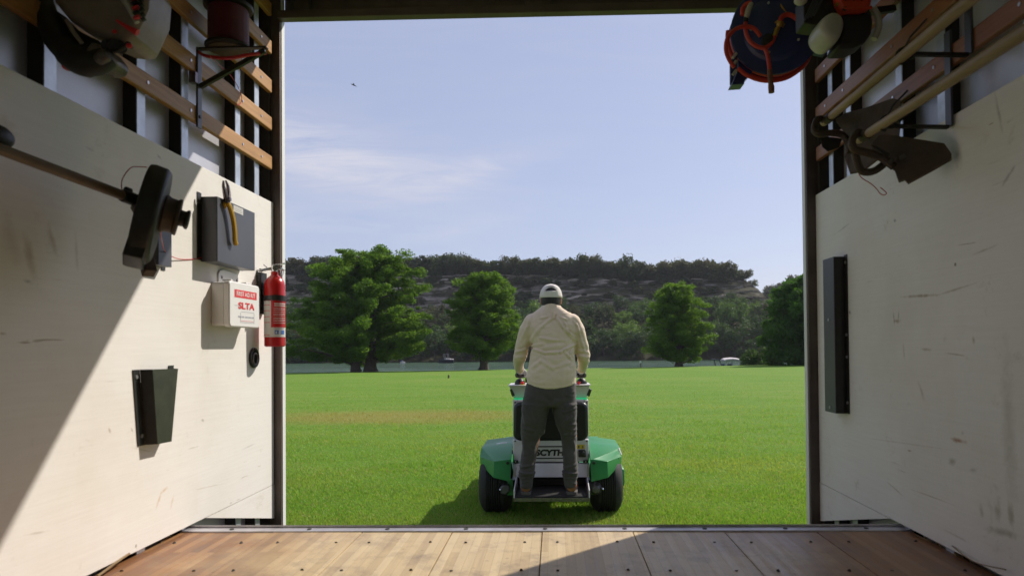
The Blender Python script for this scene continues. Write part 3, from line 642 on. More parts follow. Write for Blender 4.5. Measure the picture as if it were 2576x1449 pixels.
for x0, x1 in ((1322, 1385), (735, 775), (1880, 1920)):
    a, c = P(x0, 20, YP).x, P(x1, 20, YP).x; part('gusset', B().box(a, c, YP+.002, YP+.043, ZH+.036, ZR-.06), M['post'], truck, .003)
for fx in (1228, 1488):
    p = P(fx, 15, YP); part('clearance_lamp', B().ell((p.x, YP+.03, p.z+.004), .009, .008, .007, 10, 6), M['lens'], truck)
    w_ = [(p.x+i*.03, YP+.034+.004*math.sin(i), p.z+.012*math.sin(i*1.3)+.005) for i in range(0, 7)]; part('lamp_wire', B().tube(smooth_path(w_, 3), .0022, 5), M['blackp'], truck)
part('roof', B().box(XL-.07, XR+.07, YB0, YP+.06, ZR, ZR+.03), M['roofw'], truck)
part('front_wall', B().box(XL-.07, XR+.07, YB0-.03, YB0, ZF-.3, ZR), M['roofw'], truck)
for k in range(7):
    y = -1.2+.6*k; part('roof_bow', B().box(XL-.05, XR+.05, y, y+.04, ZR-.05, ZR-.0005), M['stud'], truck)
# straw and litter caught in the gap along the floor
def litter(X, d, n, seed):
    r = random.Random(seed); b = B()
    for k in range(n):
        y = r.uniform(1.2, YS-.02); c = V((X-d*r.uniform(.01, .035), y, ZF-r.uniform(-.004, .02))); e = c+V((d*r.uniform(-.01, .02), r.uniform(-.09, .09), r.uniform(-.008, .012)))
        b.tube([c, c.lerp(e, .5)+V((0, 0, r.uniform(-.006, .01))), e], r.uniform(.001, .0024), 4)
    o = part('dry_grass_litter', b, M['strawm'], None, loc=(0, 0, 0)); struct(o, 'stuff', 'dry straw and leaf litter in the gap beside the floor')
M['strawm'] = mat('dry_straw', (.28, .19, .09), .8, 0, (.16, .10, .05), 20)
litter(XR, -1, 60, 3); litter(XL, 1, 22, 4)
b = B().tube(smooth_path([W(245, 1449, XL+.03), W(295, 1412, XL+.024), W(325, 1392, XL+.012)], 5), .0035, 6); tag(part('straw_stalk', b, M['strawm'], None, loc=tuple(b.v[0])), 'pale dry stalk lying along the left floor edge', 'stalk')
b = B().tube(smooth_path([W(2395, 1332+40, XR-.004), W(2450, 1412, XR-.02), W(2530, 1432, XR-.014)], 6), .0016, 6); tag(part('straw_stalk', b, M['strawm'], None, loc=tuple(b.v[0])), 'thin curved straw at the foot of the right wall', 'stalk')
# ---- left wall -------------------------------------------------------------
def screwhead(parent, c, n, m='screw', r=.006): c, n = V(c), V(n); part('screw', B().cyl(c-n*.001, c+n*.003, r, 10), M[m], parent)
# open topped sheet metal pocket, pliers hooked over its rim
p = .061; a = W(505, 495, XL); Y1 = a.y; Zt = a.z; Zb = W(505, 658, XL).z; Y2 = W(641, 600, XL+p).y
box = thing('metal_pocket', 'large dark grey open sheet metal pocket holding the pliers', 'wall box', (XL, Y1, Zb))
T_ = .0025
b = B().box(XL+p-T_, XL+p, Y1, Y2, Zb, Zt).box(XL+.0005, XL+p-T_-.0002, Y1, Y1+T_, Zb, Zt).box(XL+.0005, XL+p-T_-.0002, Y2-T_, Y2, Zb, Zt).box(XL+.0005, XL+p-T_-.0002, Y1+T_+.0002, Y2-T_-.0002, Zb, Zb+T_)
part('pocket_body', b, M['grey'], box, .0008)
part('flange', B().box(XL, XL+T_, Y1-.028, Y1-.0003, Zb+.004, Zt+.012), M['black'], box); part('flange', B().box(XL, XL+T_, Y2+.0003, Y2+.028, Zb+.004, Zt+.012), M['black'], box)
for z in (Zt-.02, Zb+.03): screwhead(box, (XL+.003, Y1-.014, z), (1, 0, 0), 'black')
l0 = W(587, 516, XL+p); l1 = W(611, 540, XL+p); part('label_sticker', B().box(XL+p+.0003, XL+p+.001, l0.y, l1.y, l1.z-.004, l0.z), M['paper'], box)
for k in range(4): part('print_line', B().box(XL+p+.0011, XL+p+.0015, l0.y+.006, l1.y-.008, l0.z-.007-.006*k, l0.z-.005-.006*k), M['greyink'], box)
# pliers
pf = XL+p+.009; Q = lambda x, y, o=0: W(x, y, pf+o)
pli = thing('pliers', 'pliers with yellow handle hooked over the rim of the grey pocket', 'pliers', Q(570, 505))
part('jaw', B().tube([Q(562, 455), Q(562, 468), Q(566, 486), Q(570, 503), Q(572, 512)], [.0035, .006, .0085, .011, .009], 8), M['steel'], pli)
part('jaw', B().tube([Q(568, 455, .001), Q(573, 468, .001), Q(575, 486, .002), Q(573, 503, .003), Q(570, 512, .002)], [.0035, .006, .0085, .011, .009], 8), M['steel'], pli)
c = Q(572, 502, .004); part('rivet', B().cyl(c, c+V((.012, 0, 0)), .008, 12), M['steel'], pli)
part('handle', B().tube(smooth_path([Q(571, 510, .004), Q(578, 522, .006), Q(586, 550, .008), Q(590, 580, .008), Q(591, 606, .006), Q(594, 615, .004)], 4), [.006]+[.009]*19+[.007], 8), M['yellow'], pli)
part('handle', B().tube(smooth_path([Q(568, 510, 0), Q(563, 520, -.012), Q(557, 545, -.03), Q(556, 580, -.036)], 4), .008, 8), M['yellow'], pli)
# smaller pocket behind the trimmer guard
a = W(371, 666, XL); Ya, Yb = P(399, 600, 2.13).y, 2.2
q = .036; x1 = XL+q; y0 = W(399, 600, x1).y; y1 = W(432, 600, x1).y; zb = W(399, 666, x1).z; zt = zb+.19
bx = thing('metal_pocket', 'smaller black metal pocket partly hidden behind the trimmer guard', 'wall box', (XL, y0, zb))
b = B().box(x1-T_, x1, y0, y1, zb, zt).box(XL+.0005, x1-T_-.0002, y0, y0+T_, zb, zt).box(XL+.0005, x1-T_-.0002, y1-T_, y1, zb, zt).box(XL+.0005, x1-T_-.0002, y0+T_+.0002, y1-T_-.0002, zb, zb+T_)
part('pocket_body', b, M['grey'], bx, .0008); part('flange', B().box(XL, XL+T_, y1+.0003, y1+.022, zb-.008, zt), M['black'], bx)
# tapered dark holder
tp = thing('tapered_holder', 'black tapered metal holder alone low on the left plywood', 'wall bracket', W(390, 1020, XL))
q = .036; xo = XL+q
A, Bq = W(384.5, 929, xo), W(448, 927, xo); C_, D_ = W(431.7, 1110, xo), W(397, 1117, xo)
part('front_face', B().prism([A, Bq, C_, D_], (-.0025, 0, 0)), M['olive'], tp)
wA, wD = V((XL+.003, A.y-.012, A.z)), V((XL+.003, D_.y-.012, D_.z)); part('side_face', B().prism([A+V((-.0026, 0, 0)), D_+V((-.0026, 0, 0)), wD, wA], (0, .0025, 0)), M['black'], tp)
wB, wC = V((XL+.003, Bq.y+.004, A.z)), V((XL+.003, C_.y+.004, D_.z)); part('side_face', B().prism([Bq+V((-.0026, 0, 0)), C_+V((-.0026, 0, 0)), wC, wB], (0, -.0025, 0)), M['black'], tp)
part('flange', B().prism([(XL+.0005, wA.y-.0005, wA.z), (XL+.0005, wD.y-.0005, wD.z), (XL+.0005, wD.y-.034, wD.z), (XL+.0005, wA.y-.034, wA.z)], (.0025, 0, 0)), M['black'], tp)
part('flange', B().prism([(XL+.0005, wB.y+.0005, wB.z+.008), (XL+.0005, wC.y+.0005, wC.z), (XL+.0005, wC.y+.03, wC.z), (XL+.0005, wB.y+.03, wB.z+.008)], (.0025, 0, 0)), M['black'], tp)
screwhead(tp, (XL+.003, wA.y-.018, wA.z-.022), (1, 0, 0)); screwhead(tp, (XL+.003, wD.y-.018, wD.z+.03), (1, 0, 0))
# first aid kit
p = .072; a = W(530.4, 708, XL); Y1 = a.y; Zt = a.z; Zb = W(530.4, 819, XL).z; Y2 = W(652, 760, XL+p).y
kit = thing('first_aid_kit', 'white plastic first aid kit with red print hung on the left wall', 'first aid kit', (XL, Y1, Zb))
def rrect(x, y0, y1, z0, z1, r, n=5):
    out = []
    for cy, cz, a0 in ((y1-r, z1-r, 0), (y0+r, z1-r, 90), (y0+r, z0+r, 180), (y1-r, z0+r, 270)):
        for k in range(n+1): t = math.radians(a0+90*k/n); out.append(V((x, cy+r*math.cos(t), cz+r*math.sin(t))))
    return out
part('case', B().prism(rrect(XL+.001, Y1, Y2, Zb, Zt, .012), (p-.026, 0, 0)), M['kit'], kit, .002)
part('lid', B().prism(rrect(XL+p-.0245, Y1-.004, Y2+.004, Zb-.005, Zt+.003, .016), (.0245, 0, 0)), M['kit'], kit, .005)
part('latch', B().box(XL+p-.04, XL+p-.006, (Y1+Y2)/2+.02, (Y1+Y2)/2+.07, Zt+.0032, Zt+.009), M['kit'], kit, .002)
part('latch', B().box(XL+p-.04, XL+p-.006, Y1+.02, Y1+.034, Zt+.0032, Zt+.010), M['kit'], kit, .002)
h0, h1 = W(546, 690, XL).y, W(598, 690, XL).y; zt = W(546, 677, XL).z
part('hanger', B().prism([(XL+.001, h0, Zt-.01), (XL+.001, h1, Zt-.01), (XL+.001, h1, Zt+.022), (XL+.001, h1-.02, zt-.003), (XL+.001, h0+.05, zt+.004), (XL+.001, h0+.012, zt-.002), (XL+.001, h0, zt-.018)], (.006, 0, 0)), M['kit'], kit, .002)
for y in (h0+.022, h1-.022): part('rivet', B().cyl((XL+.006, y, Zt+.022), (XL+.009, y, Zt+.022), .006, 10), M['steel'], kit)
def text(body, h, m, parent, o, ax, ay, width=None, bold=0.0, name='lettering', shear=0):
    cu = bpy.data.curves.new('txt', 'FONT'); cu.body = body; cu.size = 1; cu.extrude = .0; cu.offset = bold; cu.shear = shear; cu.resolution_u = 3
    to = bpy.data.objects.new('txt', cu); COL.objects.link(to); dg = bpy.context.evaluated_depsgraph_get(); me = bpy.data.meshes.new_from_object(to.evaluated_get(dg)); bpy.data.objects.remove(to)
    xs = [v.co.x for v in me.vertices]; ysv = [v.co.y for v in me.vertices]; x0, x1, yb, yt = min(xs), max(xs), min(ysv), max(ysv)
    sy_ = h/(yt-yb); sx_ = (width/(x1-x0)) if width else sy_; o0 = V(o)-base_of(parent); ax, ay = V(ax), V(ay)
    for v in me.vertices: v.co = o0+ax*((v.co.x-x0)*sx_)+ay*((v.co.y-yb)*sy_)
    me.materials.clear(); me.materials.append(m); return link(name, me, parent)
xf = XL+p; Dy = Y2-Y1; Dz = Zt-Zb; at = lambda u, v, e=.0: V((xf+e, Y1+Dy*u, Zb+Dz*v))
def strip_lab(u0, u1, v0, v1, m, e, nm='print_band', par=None): return part(nm, B().box(xf+e, xf+e+.0004, Y1+Dy*u0, Y1+Dy*u1, Zb+Dz*v0, Zb+Dz*v1), m, par or kit)
strip_lab(.14, .90, .66, .84, M['redink'], .0004)
text('FIRST AID KIT', Dz*.105, M['kit'], kit, at(.205, .70, .0012), (0, 1, 0), (0, 0, 1), Dy*.63, .012)
text('SLTA', Dz*.16, M['redink'], kit, at(.26, .40, .0012), (0, 1, 0), (0, 0, 1), Dy*.56, .035)
for u0, u1, v in ((.26, .36, .20), (.38, .46, .20), (.49, .58, .20), (.60, .70, .20), (.72, .80, .20)): strip_lab(u0, u1, v, v+.035, M['greyink'], .0004, 'print_line')
for u0, u1, v, m in ((.14, .25, .47, 'greyink'), (.36, .80, .335, 'greyink'), (.34, .80, .085, 'greyink'), (.36, .78, .12, 'redink')): strip_lab(u0, u1, v, v+.007, M[m], .0004, 'print_line')
for u in (.335, .80): strip_lab(u, u+.006, .08, .32, M['greyink'], .0004, 'print_line')
# fire extinguisher in its wall bracket
Yx = 2.90; c = P(691, 800, Yx); r = .0425; zb = P(691, 872, Yx).z; zs = P(691, 700, Yx).z; cx_, cy_ = c.x, Yx
ext = thing('fire_extinguisher', 'red fire extinguisher strapped beside the left door post', 'fire extinguisher', (cx_, cy_, zb))
ax = (0, 0, 1); H = zs-zb
part('cylinder', B().lathe((cx_, cy_, zb), ax, [(0, r*.9), (.004, r), (H-.03, r), (H-.015, r*.93), (H-.004, r*.78), (H+.006, r*.55), (H+.013, r*.36), (H+.028, r*.33)], 32), M['red'], ext)
zv = zb+H+.03
b = B().cyl((cx_, cy_, zv-.004), (cx_, cy_, zv+.022), .012, 14); b.bar((cx_-.012, cy_, zv+.012), (cx_-.05, cy_-.01, zv+.004), .012, .012); b.cyl((cx_-.048, cy_-.01, zv+.003), (cx_-.062, cy_-.013, zv+.006), .008, 12); part('valve', b, M['chrome'], ext, .0015)
part('lever', B().bar((cx_-.012, cy_, zv+.024), (cx_+.045, cy_+.004, zv+.034), .014, .004), M['chrome'], ext, .001); part('lever', B().bar((cx_-.005, cy_, zv+.012), (cx_+.042, cy_+.004, zv+.004), .014, .004), M['chrome'], ext, .001)
part('lever', B().bar((cx_-.045, cy_-.004, zv+.028), (cx_-.02, cy_, zv+.006), .012, .003), M['chrome'], ext)
part('pull_ring', B().tube([(cx_+.038, cy_-.012+.014*math.cos(t), zv-.004+.016*math.sin(t)) for t in [k*.524 for k in range(13)]], .0018, 6, False), M['chrome'], ext)
part('gauge', B().cyl((cx_+.008, cy_-.012, zv+.012), (cx_+.012, cy_-.02, zv+.012), .012, 16), M['chrome'], ext)
def wrap(z0, z1, a0, a1, rr, m, name, n=16, th=.0006):  # curved patch on the cylinder, angle 0 faces the viewer
    b = B(); rs = []
    for k in range(n+1):
        t = math.radians(-90+a0+(a1-a0)*k/n); d_ = V((math.cos(t), math.sin(t), 0)); o_ = V((cx_, cy_, 0))
        rs.append([o_+d_*rr+V((0, 0, z0)), o_+d_*(rr+th)+V((0, 0, z0)), o_+d_*(rr+th)+V((0, 0, z1)), o_+d_*rr+V((0, 0, z1))])
    return part(name, b.rings(rs), m, ext, smooth=50)
zr = lambda y: P(691, y, Yx).z
TW = 22  # the label's seam faces a little towards the box
wrap(zr(848), zr(758), TW-85, TW+78, r+.0003, M['paper'], 'label'); wrap(zr(824), zr(757), TW-19, TW+79, r+.0011, M['red'], 'label')
for y in (764, 769): wrap(zr(y+2.6), zr(y), TW-2, TW+70, r+.0019, M['paper'], 'print_line')
for y in (776, 780, 785, 790, 794, 800, 804, 808, 813): wrap(zr(y+1.1), zr(y), TW-6, TW+70, r+.0019, M['paper'], 'print_line')
for y in (768, 782, 797, 811, 842): wrap(zr(y+1.3), zr(y), TW-78, TW-26, r+.0011, M['redink'], 'print_line')
wrap(zr(841), zr(831), TW+0, TW+22, r+.0011, M['blueink'], 'print_band'); wrap(zr(841), zr(831), TW+36, TW+60, r+.0011, M['blueink'], 'print_band')
wrap(zr(839.5), zr(834), TW+5, TW+12, r+.0019, M['paper'], 'print_band')
wrap(zr(827.5), zr(826), TW-2, TW+60, r+.0011, M['greyink'], 'print_line')
brk = part('bracket', B().box(XL+.001, XL+.02, cy_-.032, cy_+.032, zr(790), zr(686)).box(XL+.0205, cx_-r*.86, cy_-.02, cy_+.02, zr(742), zr(728)), M['black'], ext, .002)
wrap(zr(757), zr(745), -178, 178, r+.002, M['black'], 'strap', 40, .003); wrap(zr(757.5), zr(744), 12, 62, r+.0055, M['blackp'], 'buckle', 8, .006)
# recessed rope ring
c = W(637, 900, XL); ring = thing('recessed_ring', 'round black recessed tie down ring below the extinguisher', 'tie ring', c)
part('rim', B().tube([c+V((.004, .037*math.cos(t), .037*math.sin(t))) for t in [k*math.pi/14 for k in range(29)]], .0065, 8, False), M['black'], ring)
part('pan', B().lathe(c+V((-.0105, 0, 0)), (1, 0, 0), [(0, .034), (.002, .034), (.0115, .0365)], 24), M['dark'], ring)
part('loop', B().tube([c+V((.008, .022*math.cos(t), -.004+.024*math.sin(t))) for t in [k*math.pi/10 for k in range(21)]], .004, 6, False), M['steel'], ring)
# spool of dark red wire on a shelf bracket
Ys_ = 2.41; bot = P(574.7, 120, Ys_); sx_ = bot.x; zb = bot.z; zt = P(574.7, 24, Ys_).z
brk = thing('shelf_bracket', 'black triangular shelf bracket under the wire spool', 'bracket', W(503, 323, XL+.006))
yb = W(503, 230, XL+.012).y; zb2 = zb-.012; z_lo = W(503, 323, XL+.012).z; xt = P(672, 134, yb).x
part('upright', B().box(XL+.0045, XL+.012, yb-.014, yb+.014, z_lo, zb2), M['grey'], brk, .001)
part('arm', B().box(XL+.0125, xt, yb-.012, yb+.012, zb2-.005, zb2-.0002), M['black'], brk, .001)
zd = P(507, 219, yb).z; part('strut', B().bar((XL+.013, yb, zd), (xt-.008, yb, zb2-.013), .016, .014, (0, 1, 0)), M['olive'], brk, .001)
screwhead(brk, (XL+.0125, yb, z_lo+.04), (1, 0, 0), 'black'); screwhead(brk, (xt-.012, yb, zb2-.012), (0, -1, 0))
part('shelf_plate', B().lathe((sx_, Ys_, zb2), ax, [(0, .066), (.004, .068)], 32), M['rust'], brk)
spool = thing('wire_spool', 'black spool wound with dark red wire high on the left wall', 'wire spool', (sx_, Ys_, zb))
part('flange', B().lathe((sx_, Ys_, zb-.007), ax, [(0, .076), (.003, .079), (.009, .079)], 40), M['blackp'], spool); part('flange', B().lathe((sx_, Ys_, zt), ax, [(0, .082), (.006, .084), (.012, .084)], 40), M['blackp'], spool)
w_ = []; nt_ = 30
for k in range(nt_*20+1): t = k/20; w_.append((sx_+.0665*math.cos(t*6.283), Ys_+.0665*math.sin(t*6.283), zb+.006+(zt-zb-.012)*t/nt_))
part('winding', B().tube(w_, .0032, 5).cyl((sx_, Ys_, zb+.003), (sx_, Ys_, zt-.001), .0655, 32), M['redw'], spool)
hn = [P(497, 130, yb), P(520, 142, Ys_-.06), P(575, 147, Ys_-.088), P(630, 138, Ys_-.06), P(668, 135, Ys_)]
part('loose_wire', B().tube(smooth_path(hn, 5), .006, 6), M['redp'], spool)
part('loose_wire', B().tube(smooth_path([W(528, 143, XL+.12), W(560, 172, XL+.06), W(582, 193, XL+.02), W(600, 222, XL+.012), W(608, 246, XL+.010), W(604, 262, XL+.009), W(596, 265, XL+.009)], 5), .0014, 5), M['redp'], spool)
part('slat_clip', B().box(XL-.012, XL+.012, W(487, 190, XL).y-.012, W(487, 190, XL).y+.012, W(487, 211, XL).z, W(487, 182, XL).z), M['steel'], brk, .002)
# string trimmer hung along the left wall
Yg = 1.73; tr = thing('string_trimmer', 'string trimmer with long dirty shaft and black guard, left wall', 'string trimmer', P(330, 500, Yg))
e0, e1 = P(-170, 312, 1.30), P(333, 501, Yg)
part('shaft', B().tube([e0, e0.lerp(e1, .3), e0.lerp(e1, .6), e1], .0125, 14), M['pole'], tr)
kn = P(-6, 344, 1.44); part('clamp', B().ell(kn, .022, .04, .026, 14, 10), M['blackp'], tr, sub=0)
sd = (e1-e0).normalized()
part('collar', B().tube([e1-sd*.03, e1+sd*.03], .0165, 12).cyl(P(322, 478, Yg)+V((0, -.01, 0)), P(322, 478, Yg)+V((0, .012, 0)), .007, 8).bar(P(322, 482, Yg), P(331, 500, Yg), .014, .014), M['blackp'], tr, .002)
gc = P(378, 540, Yg+.03); an = V((.86, .46, -.22)).normalized(); up_ = (V((-.24, 0, 1))-an*V((-.24, 0, 1)).dot(an)).normalized(); sd_ = an.cross(up_)
part('gear_head', B().tube([e1+sd*.02, P(352, 517, Yg+.02), gc-an*.012], [.016, .024, .026], 12), M['engine'], tr, .001)
def oval(n, ru, rs, rl, d0):   # guard outline: longer below
    out = []
    for k in range(n):
        t = 2*math.pi*k/n; u = math.cos(t); out.append(gc+an*d0+up_*(u*(ru if u > 0 else rl))+sd_*(math.sin(t)*rs))
    return out
part('guard', B().rings([oval(36, .128, .115, .132, -.026), oval(36, .131, .12, .136, -.012), oval(36, .128, .118, .132, .018), oval(36, .118, .11, .12, .026)]), M['blackp'], tr, .004)
lp = lambda u, s_, d0: gc+up_*u+sd_*s_+an*d0
part('guard_flap', B().prism([lp(-.08, -.075, -.027), lp(-.135, -.07, -.030), lp(-.148, .0, -.030), lp(-.135, .065, -.03), lp(-.08, .07, -.027)], an*.045), M['blackp'], tr, .003)
part('line_cutter', B().bar(lp(-.10, -.08, .01), lp(-.142, -.06, .03), .03, .03), M['rust'], tr, .002)
so = gc+an*.028-up_*-.012
part('spool_head', B().lathe(so, an, [(0, .050), (.004, .0505), (.012, .046), (.028, .045), (.032, .049), (.038, .049)], 28), M['rust'], tr)
part('bump_knob', B().lathe(so+an*.039, an, [(0, .022), (.012, .021), (.017, .026), (.022, .026), (.024, .02)], 20), M['blackp'], tr)
part('cutting_line', B().tube(smooth_path([P(369, 421, Yg), P(345, 420, Yg), P(330, 422, Yg), P(315, 438, Yg), P(306, 458, Yg), P(307, 482, Yg)], 5), .0013, 5), M['redp'], tr)
part('cutting_line', B().tube(smooth_path([P(404, 583, Yg+.04), P(407, 604, Yg+.12), W(415, 632, XL+.045), W(438, 648, XL+.012), W(465, 653, XL+.003), W(500, 650, XL+.003), P(517, 642, 2.44), P(532, 630, 2.43)], 6), .0015, 5), M['redp'], tr)
# power tool engine high on the left
Ye = 1.62; eng = thing('leaf_blower', 'grimy beige and black engine unit of a blower, top left', 'leaf blower', P(240, 90, Ye))
E_ = lambda x, y, o=0: P(x, y, Ye+o)
part('housing', B().prism([E_(120, -60), E_(129, 0), E_(171, 51), E_(202, 67), E_(274, 100), E_(326, 106), E_(336, 83), E_(347, 59), E_(366, 18), E_(372, -60)], (-.03, .17, .02)), M['dirtbeige'], eng, .02)
part('housing_rib', B().tube([E_(280, -40, -.004), E_(318, 10, -.006), E_(345, 58, .002)], .007, 8), M['tank'], eng)
for k in range(6):
    x, y = 322+k*1.5, -14+k*12; part('vent_slot', B().bar(E_(x+8, y+2, -.006), E_(x+22, y-4, -.006), .006, .009, (0, 1, 0)), M['redink' if k % 2 else 'blackp'], eng)
    part('vent_slot', B().bar(E_(x+26, y+6, -.002), E_(x+36, y+1, .0), .006, .008, (0, 1, 0)), M['blackp'], eng)
part('trim_stripe', B().tube([E_(293, 52, -.004), E_(318, 68, -.006), E_(346, 83, -.002)], [.003, .005, .008], 8), M['redink'], eng)
part('trim_stripe', B().ell(E_(288, 80, -.004), .006, .004, .005, 8, 6), M['redink'], eng)
part('handle', B().tube(smooth_path([E_(96, -70, .05), E_(106, 0, .05), E_(124, 50, .04), E_(142, 98, .03), E_(175, 136, .02), E_(212, 158, .02), E_(246, 158, .02), E_(270, 142, .03)], 4), [.024]*8+[.03]*8+[.034]*6+[.03]*6+[.02], 14), M['blackp'], eng)
part('inner_frame', B().prism([E_(132, 20, .06), E_(170, 60, .06), E_(206, 82, .06), E_(250, 104, .06), E_(244, 130, .06), E_(205, 128, .06), E_(165, 100, .06), E_(136, 62, .06)], (0, .05, 0)), M['dark'], eng, .004)
part('throttle_rod', B().tube([E_(168, 52, .0), E_(182, 78, .0), E_(206, 110, .01)], .0055, 8), M['dirtbeige'], eng)
part('fuel_cap', B().lathe(E_(178, 156, .03), (.3, 0, -1), [(0, .022), (.012, .022), (.016, .018)], 18), M['redink'], eng)
part('engine_block', B().prism([E_(228, 104), E_(250, 110), E_(272, 140), E_(262, 158), E_(236, 168), E_(210, 128)], (0, .09, 0)), M['engine'], eng, .008)
part('muffler', B().tube([E_(250, 150, .0), E_(262, 142, -.01), E_(272, 138, -.01)], [.014, .016, .012], 10), M['engine'], eng)
for x, y, r_ in ((268, 114, .012), (289, 117, .017), (304, 121, .014)): part('cooling_cap', B().cyl(E_(x, y, .0), E_(x, y, .04), r_, 14), M['blackp'], eng, .002)
part('spark_lead', B().tube(smooth_path([E_(262, 108, .02), E_(284, 130, .0), E_(308, 122, .0), E_(322, 110, .0), E_(330, 121, .0)], 4), .005, 8), M['blackp'], eng)
part('primer_cap', B().ell(E_(325, 116, -.005), .008, .006, .006, 10, 6), M['redink'], eng)
# ---- right wall ------------------------------------------------------------
# black channel
chn = thing('metal_channel', 'tall narrow black metal channel screwed to the right plywood', 'wall bracket', W(2128, 844, XR))
yn = W(2128, 800, XR).y; xo = XR-.046; yf = W(2072, 800, xo).y; z1 = W(2099, 645, xo).z; z0 = W(2107, 1041, xo).z
part('front_face', B().box(xo, xo+.0025, yn, yf, z0, z1), M['grey'], chn, .0008); part('side_face', B().box(xo+.0027, XR-.003, yn, yn+.0025, z0, z1), M['black'], chn)  # lit tone put into the front face's colour, sides kept black
part('side_face', B().box(xo+.0027, XR-.003, yf-.0025, yf, z0, z1), M['black'], chn); part('flange', B().box(XR-.0028, XR-.0004, yn-.024, yn+.0024, z0, z1+.006), M['black'], chn)
for k in (.04, .5, .64, .93): screwhead(chn, (XR-.003, yn-.012, z1+(z0-z1)*k), (-1, 0, 0))
for z in (z0+.02, z1-.25): screwhead(chn, (xo, (yn+yf)/2, z), (-1, 0, 0))
# rack of flat bar
def rack(yw, xa, ztop, zarm, lab, zclip):
    t = thing('tool_rack', lab, 'tool rack', (XR-.004, yw, zarm))
    part('upright', B().box(XR-.012, XR-.0046, yw-.015, yw+.015, zarm, ztop), M['grey'], t, .001)
    part('arm', B().bar((XR-.0125, yw, zarm), (xa, yw, zarm+.006), .014, .010), M['black'], t, .001)
    part('strut', B().bar((XR-.013, yw, zarm+.13), (xa+.03, yw, zarm+.018), .010, .010), M['black'], t)
    c_ = V((xa, yw, zclip)); part('clip', B().tube([c_+V((.021*math.cos(t_), 0, .021*math.sin(t_))) for t_ in [k*.44-.4 for k in range(12)]], .006, 8), M['blackp'], t)
    part('clip_tail', B().tube([c_+V((.0, 0, .022)), c_+V((.006, -.02, .045)), c_+V((.03, -.06, .075))], .003, 6), M['blackp'], t); return t
y2 = W(2385, 300, XR-.012).y; h2 = .957
rack(y2, P(2232, 315, y2).x, W(2385, 79, XR-.01).z, W(2388, 320, XR-.01).z, 'lower black flat bar rack holding the nearer hoe handle', P(2227, 312, y2).z)
y1_ = W(2434, 100, XR-.012).y
rack(y1_, P(2276, 137, y1_).x, W(2434, -60, XR-.01).z, W(2437, 139, XR-.01).z, 'upper black flat bar rack holding the farther hoe handle', P(2272, 142, y1_).z)
# hoes
def hoe(lab, hx, far, near, blade, strap, holes, thick):
    yl = CAMP.y+W(*far, hx).y; a = W(*far, hx); b_ = W(*near, hx); d = (a-b_).normalized()
    t = thing('hoe', lab, 'hoe', a); part('handle', B().tube([b_-d*.5, b_, b_.lerp(a, .5), a], [.0155, .0155, .0145, .0135], 14), M['haft'], t)
    part('ferrule', B().tube([a-d*.07, a-d*.03], .0165, 14), M['rust'], t)
    b = B(); pts = [P(x, y, Y) for x, y, Y in blade]; part('blade', B().prism(pts, (.004, thick, -.004)), M['rust'], t, .002)
    for bx_ in strap: part('strap', B().tube(smooth_path([P(*q_) for q_ in bx_], 5), .0115, 10), M['rust'], t)
    for h_ in holes: part('rib', B().prism([P(*q_) for q_ in h_], (0, -.003, 0)), M['dark'], t)
    return t
hoe('farther wooden handled hoe, curved brown blade behind the other', .963, (2072, 309), (2443, -2),
    [(2101, 300, 2.42), (2126, 284, 2.38), (2180, 270, 2.3), (2245, 247, 2.22), (2267, 253, 2.18), (2266, 300, 2.18), (2262, 345, 2.18), (2215, 395, 2.25), (2170, 430, 2.32), (2138, 436, 2.36), (2124, 395, 2.4), (2135, 350, 2.42)],
    [[(2080, 306, 2.43), (2058, 300, 2.41), (2048, 325, 2.38), (2060, 338, 2.36), (2092, 335, 2.36), (2118, 340, 2.37), (2134, 360, 2.36), (2137, 385, 2.36)]],
    [[(2064, 352, 2.40), (2080, 345, 2.40), (2118, 350, 2.40), (2110, 372, 2.40), (2082, 382, 2.40), (2068, 370, 2.40)]], .006)
hoe('nearer wooden handled hoe with wide slotted black blade on plywood', .957, (2160, 352), (2576, 82),
    [(2212, 338, 2.17), (2231, 338, 2.16), (2300, 348, 2.08), (2375, 360, 1.99), (2393, 385, 1.975), (2393, 400, 1.975), (2340, 430, 2.01), (2284, 461, 2.06), (2275, 452, 2.07), (2260, 457, 2.09), (2250, 428, 2.11), (2195, 392, 2.17), (2190, 365, 2.18)],
    [[(2172, 345, 2.14), (2160, 333, 2.13), (2144, 352, 2.11), (2148, 375, 2.1), (2180, 384, 2.1), (2215, 396, 2.1), (2248, 420, 2.08)], [(2150, 385, 2.12), (2165, 428, 2.12), (2195, 432, 2.12), (2222, 415, 2.12)]],
    [[(2190, 368, 2.155), (2200, 366, 2.15), (2238, 388, 2.09), (2232, 396, 2.09)], [(2234, 404, 2.07), (2252, 395, 2.05), (2256, 403, 2.05), (2240, 414, 2.065)], [(2260, 393, 2.05), (2274, 388, 2.03), (2280, 396, 2.03), (2264, 404, 2.045)]], .005)
b = B().tube(smooth_path([P(2160, 436, 2.16), P(2168, 448, 2.18), P(2190, 462, 2.22), P(2205, 475, 2.26), P(2214, 487, 2.3), P(2224, 491, 2.31), P(2230, 486, 2.31), P(2221, 477, 2.31), P(2214, 472, 2.31)], 5), .0016, 6)
tag(part('wire_scrap', b, M['redp'], None, loc=tuple(b.v[0])), 'thin red wire scrap with hooked end hanging below the hoes', 'wire')
